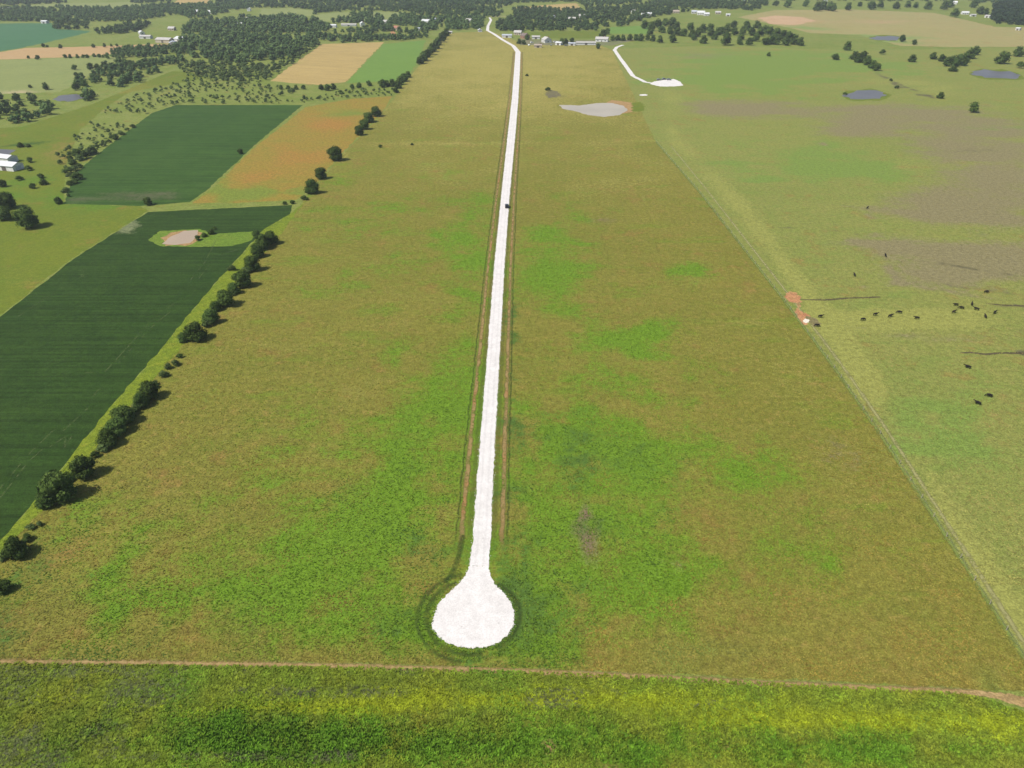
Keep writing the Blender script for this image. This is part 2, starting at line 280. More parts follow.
sheet('hay_field', [(606, 33.5), (610, 27), (655, 25), (652, 34)], 1, M_green, None, step=8, jit=2)
sheet('hay_field', [(512, 33), (560, 31), (600, 31), (604, 38), (560, 39)], 1, M_left, None, step=8, jit=2)
M_rt = ground_mat('far dry pasture', A(186, 170, 112), A(176, 168, 106), A(150, 168, 92), A(204, 170, 126), A(186, 178, 108), A(150, 140, 96), spk=.14, patch=.45, c3=A(168, 164, 100))
sheet('dry_pasture', [(738, 17), (775, 10), (850, 9.5), (935, 13), (996, 27), (1200, 30), (1250, 46), (960, 47), (900, 46), (860, 35), (810, 33), (790, 28)], 1, M_rt, 20,
      [(1, 785, 19, 40, 4, .75), (0, 850, 38, 60, 5, .9), (0, 800, 27, 40, 3, .6), (2, 900, 28, 60, 3, .6), (1, 890, 22, 60, 4, .5), (0, 950, 44, 60, 4, .5), (2, 800, 12, 40, 3, .4), (3, 950, 30, 60, 2, .3)], [], 8, 2)
sheet('stubble_patch', [(758, 18), (775, 15.5), (800, 17), (816, 21), (795, 25), (770, 24)], 2, ground_mat('pink stubble', A(214, 176, 134), A(220, 186, 144), A(160, 164, 84), A(212, 176, 124), A(190, 176, 96), A(170, 140, 84), spk=.08), None, step=8, jit=3)
sheet('farm_yard', [(520, 45), (520, 39), (560, 40.5), (600, 40), (640, 39), (612, 45.5)], 2, ground_mat('yard soil', A(150, 140, 112), A(134, 142, 88), A(120, 146, 80), A(170, 160, 130), A(150, 150, 90), A(110, 100, 90), spk=.2), None, step=6, jit=1.5)

sheet('grass_margin', [(-5, 545), (8, 533), (45, 490), (105, 414), (160, 350), (212, 287), (240, 256), (262, 231), (290, 214), (300, 206), (306, 200), (285, 229), (245, 273), (200, 326), (130, 406), (70, 480), (0, 556)], 1, ground_mat('bright verge grass', A(138, 152, 44), A(124, 144, 42), A(112, 144, 40), A(170, 150, 80), A(166, 166, 60), A(86, 116, 40), c3=A(150, 150, 54)), None, step=3, jit=.6)
# ponds and bare soil
def water_mat(name, col, rough=.12):
    t = NT(name, rough, .25); t.b.inputs['IOR'].default_value = 1.33
    c = t.val(col, t.ramp(t.noise(.03, 3), .3, .7, .93, 1.07)); t.bump(t.noise(1.2, 2), .04, .1); return t.done(c)
M_mudw = water_mat('silty pond water', A(204, 194, 176), .45); M_blue = water_mat('grey blue pond water', A(118, 114, 114), .35); M_brown = water_mat('tan pond water', A(206, 182, 156), .4)
M_soil = ground_mat('bare red soil', A(204, 138, 98), A(212, 162, 112), A(150, 150, 80), A(222, 176, 130), A(190, 160, 100), A(150, 110, 80))
M_bank = ground_mat('pale clay bank', A(196, 158, 106), A(182, 150, 100), A(140, 150, 70), A(222, 176, 130), A(190, 160, 100), A(150, 110, 80))
M_lush = ground_mat('lush pond margin grass', A(128, 150, 56), A(116, 146, 50), A(112, 140, 46), A(190, 160, 120), A(150, 158, 66), A(86, 116, 44))
def oval(cx, cy, rx, ry, n=18, seed=1, skew=0, pw=0):
    r = random.Random(seed); o = []
    for i in range(n):
        a = 2 * math.pi * i / n; k = 1 + r.uniform(-.2, .16)
        x = math.cos(a) * rx * k; y = math.sin(a) * ry * k; o.append((cx + x, cy + y + skew * x))
    return o
sheet('grass_margin', [(148, 240), (160, 231), (200, 229), (215, 234), (258, 231), (252, 240), (232, 246), (190, 247), (160, 246)], 2, M_lush, None, step=2, jit=.5)
sheet('pond_bank', oval(182, 238.5, 20, 7.8, seed=3, skew=-.12), 3, M_bank, None, step=2, jit=.4)
sheet('pond', [(162, 244), (170, 237), (184, 231), (198, 230), (197, 237), (190, 243), (175, 245)], 4, M_brown, None, step=2, jit=.25)
sheet('pond_bank', [(606, 103), (612, 100), (634, 103), (640, 107), (634, 111.5), (620, 114), (600, 104)], 2, M_bank, None, step=2, jit=.8)
sheet('grass_margin', [(632, 103), (640, 102), (646, 106), (642, 111), (632, 112)], 2, M_left, None, step=2, jit=1.6)
sheet('pond', [(559, 105), (566, 105), (580, 105.5), (596, 103.2), (612, 103), (624, 106), (628, 110), (620, 115), (604, 117), (588, 115), (574, 111), (563, 109)], 4, M_mudw, None, step=2, jit=.6)
sheet('scrape', oval(553, 94, 8, 4, seed=8), 2, ground_mat('grey churned soil', A(126, 118, 92), A(140, 132, 84), A(120, 130, 70), A(150, 130, 100), A(150, 140, 90), A(100, 90, 70), spk=.3), None, step=2, jit=1)
for i, (cx, cy, rx, ry, mm, sk_) in enumerate([(866, 95, 21, 4.6, M_blue, 0), (997, 74.5, 27, 4.2, M_blue, .07), (886, 38.2, 15, 2.3, M_blue, .02), (70, 97.6, 15.5, 3.4, M_blue, -.1), (1016, 119, 20, 3, M_blue, 0)][:4]):
    sheet('grass_margin', oval(cx, cy, rx * 1.12, ry * 1.3, seed=20 + i, skew=sk_), 2, M_left, None, step=3, jit=.8)
    sheet('pond', oval(cx, cy, rx, ry, n=22, seed=30 + i, skew=sk_), 4, mm, None, step=3, jit=.5)
sheet('pond', [(-40, 150), (0, 149), (16, 150), (8, 155), (0, 158), (-40, 160)], 3, M_blue, None, step=2, jit=.4)
sheet('bare_soil', [(784, 297), (787, 293), (791, 291.5), (796, 292.5), (800, 296), (799.5, 300), (803, 302), (797, 303.5), (790, 302)], 3, M_soil, None, step=.8, jit=.7)
sheet('bare_soil', [(796, 309), (799, 306), (800, 311), (806, 313), (810, 316), (813, 320), (808, 322), (806, 325), (801, 324), (797, 318)], 3, M_soil, None, step=.8, jit=.7)
sheet('bare_soil', [(797, 303), (799.5, 302), (801, 307), (798.5, 309)], 3, M_bank, None, step=.8, jit=.5)
sheet('pale_rubble', oval(806, 321, 3.4, 2.2, seed=7), 4, plain('pale limestone rubble', (.62, .56, .45, 1), .9, .1, .25, 2), None, step=.5, jit=.2)
sheet('churned_soil', [(806, 316), (815, 318), (822, 324), (815, 327), (808, 322)], 3, ground_mat('churned grey mud', A(140, 128, 92), A(150, 140, 86), A(140, 146, 76), A(150, 130, 100), A(150, 140, 90), A(100, 90, 70), spk=.25), None, step=1, jit=.4)
sheet('bare_soil', oval(393, 35, 3.5, 4, seed=9), 2, M_soil, None, step=4, jit=1.5)

# ------------------------------------------------------------------ gravel road, verge tracks, dirt path
def gravel_mat():
    t = NT('white limestone gravel', .95, .1)
    big = t.noise(.15, 4, .6); fin = t.noise(3.0, 3, .7); med = t.noise(.6, 4, .7)
    col = t.mix(t.ramp(big, .35, .65), (.63, .595, .56, 1), (.585, .55, .515, 1))
    at = t.n('ShaderNodeAttribute', attribute_name='cross'); sp = t.n('ShaderNodeSeparateXYZ'); t.L(at.outputs['Vector'], sp.inputs[0])
    u = t.math('ADD', t.math('ABSOLUTE', sp.outputs[0]), t.math('MULTIPLY', t.math('SUBTRACT', big, .5), .8))
    wt = t.math('MULTIPLY', t.ramp(u, .5, .75), t.ramp(u, 1.0, 1.3, 1, 0))
    col = t.val(col, t.math('MULTIPLY_ADD', wt, -.07, 1.0))
    col = t.val(col, t.ramp(fin, .25, .75, .86, 1.10)); col = t.val(col, t.ramp(med, .3, .72, 1.03, .92)); t.bump(fin, .35, .06)
    vo = t.n('ShaderNodeTexVoronoi'); vo.inputs['Scale'].default_value = .35; t.L(t.pos, vo.inputs['Vector'])
    col = t.mix(t.ramp(vo.outputs['Distance'], .06, .1, .5, 0), col, (.36, .33, .30, 1))
    return t.done(col)
M_grav = gravel_mat()
RC = [(479, 566), (481.5, 540), (487, 450), (492.5, 370), (499, 270), (505, 200), (511, 140), (515, 100), (517, 70), (518, 52), (513.5, 46), (503, 40), (494, 34), (487.5, 30.5), (488, 26), (491, 20), (489.5, 17.5)]
RWp = [21, 19.5, 16.6, 14.2, 11.4, 9.2, 8.4, 7.2, 6.4, 5.6, 4.4, 3.8, 3.6, 3.4, 3, 2.5, 2]
rp = [g(*p) for p in RC]
# width across the road from its picture width
def across_w(i):
    a, b = rp[max(i - 1, 0)], rp[min(i + 1, len(rp) - 1)]; d = (b - a).normalized()
    return max(3.2, RWp[i] * .9 / pxm(*RC[i]) * max(.55, d.y))
rw = [across_w(i) for i in range(len(rp))]
cc = g(473.5, 615); CR = 40.5 / pxm(473.5, 615)
edge = []
ring = []
for i in range(0, 64):
    a = math.pi * 2 * i / 64 + math.pi / 2; k = 1 + random.uniform(-.012, .012)
    ring.append(cc + Vector((math.cos(a), math.sin(a), 0)) * CR * k)
nx = rp[0]
teardrop = [g(*p) for p in [(469.5, 566), (466, 575), (458, 585), (447.5, 594), (438, 605), (433.5, 617), (432, 627), (437, 635), (445, 642), (457, 646.5), (470, 648.5), (485, 647.5), (498, 643), (508, 635), (513.5, 625), (514.5, 614), (511, 603), (504, 593), (495, 585), (490, 575), (488.5, 566)]]
sheet('gravel_turnaround', teardrop, 8, M_grav, None, step=.4, jit=.2, world=True)
ribbon('gravel_road', rp, rw, 8, M_grav, across=4, step=.5, jit=.3)
dp = [(623, 45), (617, 47), (614.5, 50), (620, 58), (628, 69), (633, 76), (645, 82), (655, 83.5)]
ribbon('gravel_drive', [g(*p) for p in dp], [4.5] * len(dp), 5, M_grav, step=2, jit=.5)
sheet('gravel_pad', [(650, 84), (654, 81.5), (662, 80.2), (674, 79), (681, 82), (683, 85.5), (674, 86.5), (660, 86.5)], 6, M_grav, None, step=2, jit=.6)
sheet('gravel_patch', oval(643.5, 95, 4, .9, seed=12), 5, M_grav, None, step=2, jit=.4)
ribbon('gravel_road', [g(490, 17), g(500, 16.5), g(512, 16.6)], [5] * 3, 5, plain('tan farm road', A(206, 190, 150), .95, .1), step=5)

def verge_mat(name, ring=False):
    t = NT(name); t.m.blend_method = 'HASHED' if hasattr(t.m, 'blend_method') else None
    at = t.n('ShaderNodeAttribute', attribute_name='cross'); sp = t.n('ShaderNodeSeparateXYZ'); t.L(at.outputs['Vector'], sp.inputs[0])
    u = t.math('ABSOLUTE', sp.outputs[0]); n = t.noise(.25, 4, .65); f = t.noise(1.3, 3, .7)
    u = t.math('ADD', u, t.math('MULTIPLY', t.math('SUBTRACT', n, .5), 1.6))
    return t, u, n, f, sp
def fade_strip(name, ca, cb, half, soft, brk=(.34, .5), lo=.35):
    t, u, n, f, sp = verge_mat(name); t.done(t.mix(t.ramp(f, .35, .65), ca, cb))
    tr = t.n('ShaderNodeBsdfTransparent'); mx = t.n('ShaderNodeMixShader')
    al = t.math('MULTIPLY', t.ramp(t.math('ADD', u, t.math('MULTIPLY', t.math('SUBTRACT', f, .5), soft * 1.5)), half - soft, half + soft, 1, 0), t.ramp(n, brk[0], brk[1], lo, 1))
    t.L(al, mx.inputs[0]); t.L(tr.outputs[0], mx.inputs[1]); t.L(t.b.outputs[0], mx.inputs[2]); t.L(mx.outputs[0], t.t.nodes['Material Output'].inputs['Surface']); return t.m
t, u, n, f, sp = verge_mat('rutted road verge')
col = t.mix(t.ramp(f, .4, .6), A(104, 120, 52), A(122, 124, 62))
soil = t.mix(t.ramp(f, .4, .62), A(194, 166, 108), A(160, 132, 84)); soil = t.mix(t.ramp(t.noise(.05, 3), .56, .66, 0, .8), soil, A(192, 142, 92))
gate = t.ramp(t.noise(.02, 3, stretch=(1, 1, 1)), .42, .6)
def band(a, b, e=.35): return t.math('MULTIPLY', t.ramp(u, a - e, a + e), t.ramp(u, b - e, b + e, 1, 0))
col = t.mix(t.math('MULTIPLY', band(4.3, 5.5), 1.0), col, soil)
col = t.mix(t.math('MULTIPLY', band(5.9, 6.5, .25), .9), col, A(66, 82, 42))
col = t.mix(t.math('MULTIPLY', band(2.2, 3.6, .25), .5), col, A(88, 96, 58))
t.done(t.val(col, t.ramp(f, .3, .7, .8, 1.2)))
tr = t.n('ShaderNodeBsdfTransparent'); mx = t.n('ShaderNodeMixShader')
al = t.math('MAXIMUM', t.math('MULTIPLY', band(4.3, 5.5), t.ramp(n, .38, .58, .45, .95)), t.math('MAXIMUM', t.math('MULTIPLY', band(5.9, 6.4, .25), t.ramp(f, .35, .55, .1, .6)), t.math('MULTIPLY', band(2.2, 3.6), .25)))
al = t.math('MULTIPLY', al, t.ramp(sp.outputs[1], 1, 16))
t.L(al, mx.inputs[0]); t.L(tr.outputs[0], mx.inputs[1]); t.L(t.b.outputs[0], mx.inputs[2])
t.L(mx.outputs[0], t.t.nodes['Material Output'].inputs['Surface']); M_verge = t.m
ribbon('road_verge', rp[:10], [19] * 3 + [18, 17, 17, 16, 16, 16, 16], 4, M_verge, across=10, step=3)
t, u, n, f, sp = verge_mat('wheel ruts in grass'); t.done(t.mix(t.ramp(f, .4, .6), A(64, 84, 40), A(84, 98, 50)))
tr = t.n('ShaderNodeBsdfTransparent'); mx = t.n('ShaderNodeMixShader')
al = t.math('MULTIPLY', t.ramp(u, .1, 1.0, 1, 0), t.ramp(n, .36, .56, .25, .55))
t.L(al, mx.inputs[0]); t.L(tr.outputs[0], mx.inputs[1]); t.L(t.b.outputs[0], mx.inputs[2]); t.L(mx.outputs[0], t.t.nodes['Material Output'].inputs['Surface']); M_rut = t.m
M_lodge = fade_strip('lodged crop track', A(134, 148, 92), A(112, 130, 74), .2, .22, (.47, .6), 0)
for pts in ([(-20, 522), (8, 488), (28, 462), (62, 432), (88, 408)], [(-20, 514), (6, 481), (30, 453), (60, 424)], [(104, 373), (125, 350), (150, 322), (176, 302)], [(110, 373), (130, 350), (155, 324), (170, 312)], [(84, 373), (100, 371.5), (115, 370)], [(196, 282), (216, 256), (236, 250), (246, 248)], [(188, 283), (205, 262), (216, 240)], [(90, 400), (98, 390), (104, 388)], [(50, 447), (66, 436), (64, 448), (72, 436)], [(16, 318), (40, 302), (60, 289)], [(80, 272), (110, 250), (150, 236)]):
    ribbon('crop_track', [g(*p) for p in pts], [1.3] * len(pts), 3, M_lodge, across=4, step=2)
for rr, a0, a1, lv in ((1.16, 115, 285, 5), (1.38, 105, 262, 6), (1.14, -60, 62, 5)):
    ribbon('wheel_rut', [cc + Vector((math.cos(R(a)), math.sin(R(a)), 0)) * CR * rr for a in range(a0, a1, 6)], [2.2] * len(range(a0, a1, 6)), lv, M_rut, step=1)
ribbon('wheel_rut', [g(*p) for p in [(445, 583), (453, 572), (459, 556), (463, 535)]], [1.5] * 4, 5, M_rut, step=1)
M_path = fade_strip('tan dirt track', A(196, 168, 112), A(168, 140, 90), .55, .45)
PP = [(-250, 658), (0, 661.5), (120, 662.5), (250, 664), (400, 667.5), (512, 671), (640, 676.5), (760, 683), (870, 687.5), (960, 691.5), (1000, 695), (1030, 703), (1100, 722)]
ribbon('dirt_path', [g(*p) for p in PP], [2.6] * 9 + [4.2, 6, 8.5, 10], 3, M_path, across=6, step=1.0)
sheet('dirt_path', [(930, 690.6), (965, 691), (990, 691.6), (1012, 694), (1040, 699), (1100, 716), (1100, 734), (1050, 716), (1022, 707), (1000, 699.5), (975, 695), (940, 691.8)], 3, ground_mat('tan wheel track soil', A(196, 166, 114), A(178, 150, 98), A(150, 150, 70), A(206, 176, 126), A(180, 160, 90), A(140, 120, 80), spk=.2), None, step=.6, jit=.3)
M_cow = fade_strip('worn fence line path', A(182, 176, 118), A(170, 168, 106), .5, .4)
ribbon('worn_path', [g(x + 7, y) for x, y in [(664, 146), (700, 190), (785, 299), (834, 364), (880, 430), (960, 554), (1024, 654), (1056, 704)]], [.8, .9, 1.2, 2, 2.6, 3.2, 3.4, 3.4], 2, M_cow, across=6, step=2)
M_fl = fade_strip('long fence line grass', A(136, 154, 74), A(146, 156, 80), .5, .4)
ribbon('grass_margin', [g(x, y) for x, y in [(656, 142), (700, 193), (785, 302), (834, 368), (880, 434), (960, 558), (1024, 658), (1056, 712)]], [2.6] * 8, 3, M_fl, across=6, step=2)
M_er = fade_strip('eroded bank', A(96, 84, 66), A(120, 106, 78), .5, .35, lo=.6)
for pts, wd in ((((960, 353), (972, 352.6), (985, 354.4), (1000, 353), (1024, 353.4), (1080, 355)), 2.2), (((986, 303.5), (1000, 305), (1024, 306), (1080, 307)), 2.2), (((800, 299.5), (825, 300), (850, 298), (880, 297)), 2.0)):
    ribbon('eroded_bank', [g(*p) for p in pts], [.4] + [wd * .8] * (len(pts) - 2) + [wd * .7], 3, M_er, across=6, step=2)

# ------------------------------------------------------------------ grass tufts (ground cover)
def attr_mat(name, rough=.9, var=.25):
    t = NT(name, rough, .1); a = t.n('ShaderNodeAttribute', attribute_name='tint')
    return t.done(t.val(a.outputs['Color'], t.ramp(t.noise(.6, 3), .3, .7, 1 - var, 1 + var)))
M_tuft = attr_mat('grass blades'); M_leafy = attr_mat('weed leaves')
def tufts(name, x, y, h, wd, reach, cols, blades, m, label, cat):
    N = len(x); v = np.zeros((N, blades, 3, 3)); 
    for b in range(blades):
        a = RNG.uniform(0, 2 * np.pi, N); hh = h * RNG.uniform(.6, 1.15, N); rr = reach * RNG.uniform(.5, 1.2, N)
        dx, dy = np.cos(a), np.sin(a); ox = RNG.normal(0, .18, N) * reach; oy = RNG.normal(0, .18, N) * reach
        v[:, b, 0] = np.stack([x + ox - dy * wd, y + oy + dx * wd, np.full(N, .02)], 1)
        v[:, b, 1] = np.stack([x + ox + dy * wd, y + oy - dx * wd, np.full(N, .02)], 1)
        v[:, b, 2] = np.stack([x + ox + dx * rr, y + oy + dy * rr, hh], 1)
    c = np.repeat(cols[:, None, :], blades * 3, 1).reshape(-1, 4)
    f = np.arange(N * blades * 3).reshape(-1, 3)
    o = link(name, npmesh(name, v.reshape(-1, 3), f, m, c)); tag(o, label, cat, None, 'stuff'); return o
def lerp_cols(base, alts, mk, n, x, y):
    c = np.tile(np.array(base), (n, 1)); mk = mk + ((fbm(x, y, 7, 41) - .5) * 1.1)[:, None] * (mk > .04)
    c[:, 0] *= 1 + (fbm(x, y, 12, 61) - .5) * .35; c[:, 1] *= 1 - (fbm(x, y, 16, 71) - .5) * .2
    for ch, a in alts.items():
        k = np.clip(mk[:, ch] * 1.15 - .1 + RNG.normal(0, .5 if ch == 3 else .2, n) * (mk[:, ch] > .04), 0, 1)[:, None]; c = c * (1 - k) + np.array(a) * k
    c[:, :3] *= RNG.uniform(.8, 1.22, n)[:, None]; c[:, 3] = 1; return c
def scatter(poly_px, n, y0, y1, p=1.6):
    P = [(q.x, q.y) for q in (g(*a) for a in poly_px)]; X = []; Y = []
    while sum(map(len, X)) < n:
        yy = y0 + (y1 - y0) * RNG.random(60000) ** p; half = 60 + yy * .9; xx = RNG.uniform(-1, 1, 60000) * half
        keep = inside(P, xx, yy); X.append(xx[keep]); Y.append(yy[keep])
    return np.concatenate(X)[:n], np.concatenate(Y)[:n]
def off_road(x, y, extra=1.2):
    k = ~inside([(p.x, p.y) for p in teardrop], x, y)
    d = np.full(len(x), 1e9)
    for a, b, w1 in zip(rp[:10], rp[1:11], rw):
        L2 = (b - a).length_squared; t_ = np.clip(((x - a.x) * (b.x - a.x) + (y - a.y) * (b.y - a.y)) / L2, 0, 1)
        d = np.minimum(d, np.hypot(x - a.x - t_ * (b.x - a.x), y - a.y - t_ * (b.y - a.y)))
    rc = np.hypot(x - cc.x, y - cc.y) / CR; rut = ((np.abs(rc - 1.18) < .05) | (np.abs(rc - 1.42) < .05)) 
    return k & (d > 3.4) & ((d > 7) | (RNG.random(len(x)) < .25)) & ~(rut & (RNG.random(len(x)) < .85))
x, y = scatter(MAIN, 120000, 84, 420, 1.7); k = off_road(x, y); x, y = x[k], y[k]
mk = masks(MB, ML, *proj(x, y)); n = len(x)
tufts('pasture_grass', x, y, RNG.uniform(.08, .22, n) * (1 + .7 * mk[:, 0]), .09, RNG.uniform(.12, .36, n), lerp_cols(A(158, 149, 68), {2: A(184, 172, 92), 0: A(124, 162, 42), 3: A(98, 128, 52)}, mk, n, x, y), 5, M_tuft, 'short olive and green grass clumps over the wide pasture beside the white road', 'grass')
x, y = scatter(FORE, 62000, 60, 96, 1.0); mk = masks(FB, [], *proj(x, y)); n = len(x); k = RNG.random(n) > mk[:, 1] * 1.3; x, y, mk = x[k], y[k], mk[k]; n = len(x)
tufts('weedy_crop', x, y, RNG.uniform(.2, .65, n) * (.55 + .6 * mk[:, 0]) * (1 - .5 * mk[:, 3]), .13, RNG.uniform(.15, .5, n), lerp_cols(A(140, 160, 50), {2: A(166, 180, 40), 0: A(118, 164, 44), 3: A(110, 116, 76)}, mk, n, x, y), 7, M_leafy, 'tall leafy green weeds filling the strip below the tan dirt path', 'weeds')
x, y = scatter(RP, 24000, 110, 420, 1.6); mk = masks(RB, RL, *proj(x, y)); n = len(x)
tufts('grazed_grass', x, y, RNG.uniform(.08, .25, n), .10, RNG.uniform(.15, .5, n), lerp_cols(A(166, 160, 88), {1: A(156, 142, 104), 2: A(176, 174, 92), 0: A(134, 156, 74)}, mk, n, x, y), 4, M_tuft, 'thin grazed grass clumps over the cattle pasture right of the fence', 'grass')

# loose gravel thrown over the road edges
def stones(name, x, y, sz, m, label, cat):
    o8 = np.array([(1, 0, 0), (0, 1, 0), (-1, 0, 0), (0, -1, 0), (0, 0, .8), (0, 0, -.4)]); fo = np.array([(0, 1, 4), (1, 2, 4), (2, 3, 4), (3, 0, 4), (1, 0, 5), (2, 1, 5), (3, 2, 5), (0, 3, 5)])
    N = len(x); v = o8[None] * (sz[:, None, None] * RNG.uniform(.6, 1.3, (N, 6, 1))); v[:, :, 0] += x[:, None]; v[:, :, 1] += y[:, None]; v[:, :, 2] += .05
    o = link(name, npmesh(name, v.reshape(-1, 3), (fo[None] + (np.arange(N) * 6)[:, None, None]).reshape(-1, 3), m)); return tag(o, label, cat, None, 'stuff')
ex = []; ey = []
def edge_pts(a, b, wd, side):
    d = b - a; L = d.length; d = d / L; n_ = Vector((-d.y, d.x, 0)) * side; k = int(L * 4)
    for _ in range(k):
        p = a + d * RNG.uniform(0, L) + n_ * (wd + RNG.normal(.02, .2)); ex.append(p.x); ey.append(p.y)
for i in range(7):
    for sd in (-1, 1): edge_pts(rp[i], rp[i + 1], (rw[i] + rw[i + 1]) / 4, sd)
for a, b in zip(teardrop, teardrop[1:] + teardrop[:1]): edge_pts(a, b, 0, 1)
ex = np.array(ex); ey = np.array(ey)
stones('loose_gravel', ex, ey, RNG.uniform(.05, .14, len(ex)), M_grav, 'loose white stones scattered along the gravel road edges', 'gravel')

# ------------------------------------------------------------------ trees
def leaf_mat(name, a, b):
    t = NT(name, .85, .04); at = t.n('ShaderNodeAttribute', attribute_name='tint'); sp = t.n('ShaderNodeSeparateColor'); t.L(at.outputs['Color'], sp.inputs[0])
    oi = t.n('ShaderNodeObjectInfo')
    col = t.mix(sp.outputs[0], a, b); col = t.val(col, t.ramp(oi.outputs['Random'], 0, 1, .8, 1.25)); return t.done(col)
M_leafA = leaf_mat('dark oak leaves', (.014, .030, .006, 1), (.085, .125, .026, 1))
M_leafB = leaf_mat('elm leaves', (.022, .046, .009, 1), (.080, .122, .028, 1))
M_leafC = leaf_mat('brush leaves', (.038, .066, .018, 1), (.12, .16, .05, 1))
M_cedar = leaf_mat('juniper leaves', (.016, .030, .012, 1), (.050, .075, .030, 1))
M_wood = leaf_mat('woodland leaves', (.028, .056, .016, 1), (.12, .175, .055, 1))
M_bark = plain('tree bark', (.09, .07, .05, 1), .95, .1, .3, 3)
def ico(sub):
    b = bmesh.new(); bmesh.ops.create_icosphere(b, subdivisions=sub, radius=1)
    v = np.array([q.co for q in b.verts]); f = np.array([[q.index for q in p.verts] for p in b.faces]); b.free(); return v, f
ICO = {1: ico(1), 2: ico(2)}
def crown_arrays(seed, nl, leaf, nlobes, sub, shape='round'):
    r = np.random.default_rng(seed); V = []; Fc = []; T = []; off = 0
    lob = []
    for i in range(nlobes):
        if shape == 'round':
            a = 2 * np.pi * (i / nlobes) + r.uniform(-.5, .5); d = r.uniform(.12, .27) if i else 0
            lob.append((np.array([np.cos(a) * d, np.sin(a) * d, (.2 + .1 * r.random() if i % 2 else r.uniform(.38, .64)) if i else .70]), r.uniform(.20, .29)))
        elif shape == 'bush':
            a = 2 * np.pi * (i / nlobes) + r.uniform(-.6, .6); d = r.uniform(.1, .32) if i else 0
            lob.append((np.array([np.cos(a) * d, np.sin(a) * d, r.uniform(.22, .5) if i else .6]), r.uniform(.18, .3)))
        else:
            z = .18 + .66 * i / max(1, nlobes - 1); lob.append((np.array([r.normal(0, .04), r.normal(0, .04), z]), .34 * (1.08 - z) + .06))
    v0, f0 = ICO[sub]
    for c, rad in lob:
        d = 1 + r.uniform(-.22, .16, len(v0)); v = v0 * (rad * .86 * d)[:, None] + c
        V.append(v); Fc.append(f0 + off); off += len(v); T.append(np.clip(np.full(len(v), r.uniform(.25, .6)) + r.normal(0, .1, len(v)), 0, 1))
    Q = []; TQ = []; per = nl // nlobes
    for c, rad in lob:
        d = r.normal(0, 1, (per, 3)); d /= np.linalg.norm(d, axis=1)[:, None]; d[:, 2] = np.where(d[:, 2] < -.5, -d[:, 2], d[:, 2])
        p = c + d * (rad * r.uniform(.82, 1.22, per))[:, None]
        nn = d + r.normal(0, .45, (per, 3)); nn /= np.linalg.norm(nn, axis=1)[:, None]
        t1 = np.cross(nn, r.normal(0, 1, (per, 3))); t1 /= np.linalg.norm(t1, axis=1)[:, None]; t2 = np.cross(nn, t1)
        s = leaf * r.uniform(.5, 1.2, per)[:, None]
        Q.append(np.stack([p - t1 * s, p + t1 * s * .9 - t2 * s * .5, p + t2 * s * 1.1], 1)); TQ.append(np.repeat(np.clip(r.normal(.5, .25, per), 0, 1), 3))
    q = np.concatenate(Q).reshape(-1, 3); V.append(q); Fc.append(np.arange(len(q)).reshape(-1, 3) + off); T.append(np.concatenate(TQ))
    V = np.concatenate(V); V[:, 2] = np.maximum(V[:, 2], .02); T = np.concatenate(T)
    return V, np.concatenate(Fc), T
def crown_mesh(name, m, *a, **k):
    V, Fc, T = crown_arrays(*a, **k); return npmesh(name, V, Fc, m, np.stack([T, T, T, np.ones_like(T)], 1))
def limb(bm, a, b, ra, rb, seg=6):
    a = Vector(a); b = Vector(b); d = (b - a); q = d.to_track_quat('Z', 'Y'); rings = []
    for p, r_ in ((a, ra), (b, rb)):
        rings.append([bm.verts.new(p + q @ Vector((math.cos(2 * math.pi * i / seg) * r_, math.sin(2 * math.pi * i / seg) * r_, 0))) for i in range(seg)])
    for i in range(seg): bm.faces.new((rings[0][i], rings[0][(i + 1) % seg], rings[1][(i + 1) % seg], rings[1][i]))
    bm.faces.new(rings[1])
def trunk_mesh(seed):
    r = random.Random(seed); bm = bmesh.new(); limb(bm, (0, 0, -.02), (r.uniform(-.02, .02), 0, .34), .034, .024)
    for i in range(4):
        a = i * 1.6 + r.random(); limb(bm, (0, 0, r.uniform(.26, .34)), (math.cos(a) * .2, math.sin(a) * .2, r.uniform(.5, .7)), .018, .006, 5)
    limb(bm, (0, 0, .33), (.02, .01, .75), .02, .005, 5)
    me = bpy.data.meshes.new('trunk'); bm.to_mesh(me); bm.free(); me.materials.append(M_bark); return me
TR = [trunk_mesh(i) for i in range(3)]
NEAR = [crown_mesh('crown', M_leafA, 100 + i, 1700, .042, 8, 2) for i in range(4)]
NEARB = [crown_mesh('crown', M_leafB, 140 + i, 1700, .042, 8, 2) for i in range(3)]
FAR = [crown_mesh('crown', M_leafA, 200 + i, 420, .07, 6, 1) for i in range(4)]
FARB = [crown_mesh('crown', M_leafB, 240 + i, 420, .07, 6, 1) for i in range(3)]
CED = [crown_mesh('crown', M_cedar, 300 + i, 400, .06, 5, 1, shape='cone') for i in range(2)]
BUSH = [crown_mesh('foliage', M_leafC, 400 + i, 700, .055, 6, 1, shape='bush') for i in range(3)]
BUSHD = [crown_mesh('foliage', M_leafA, 430 + i, 700, .055, 6, 1, shape='bush') for i in range(3)]
RT = random.Random(5)
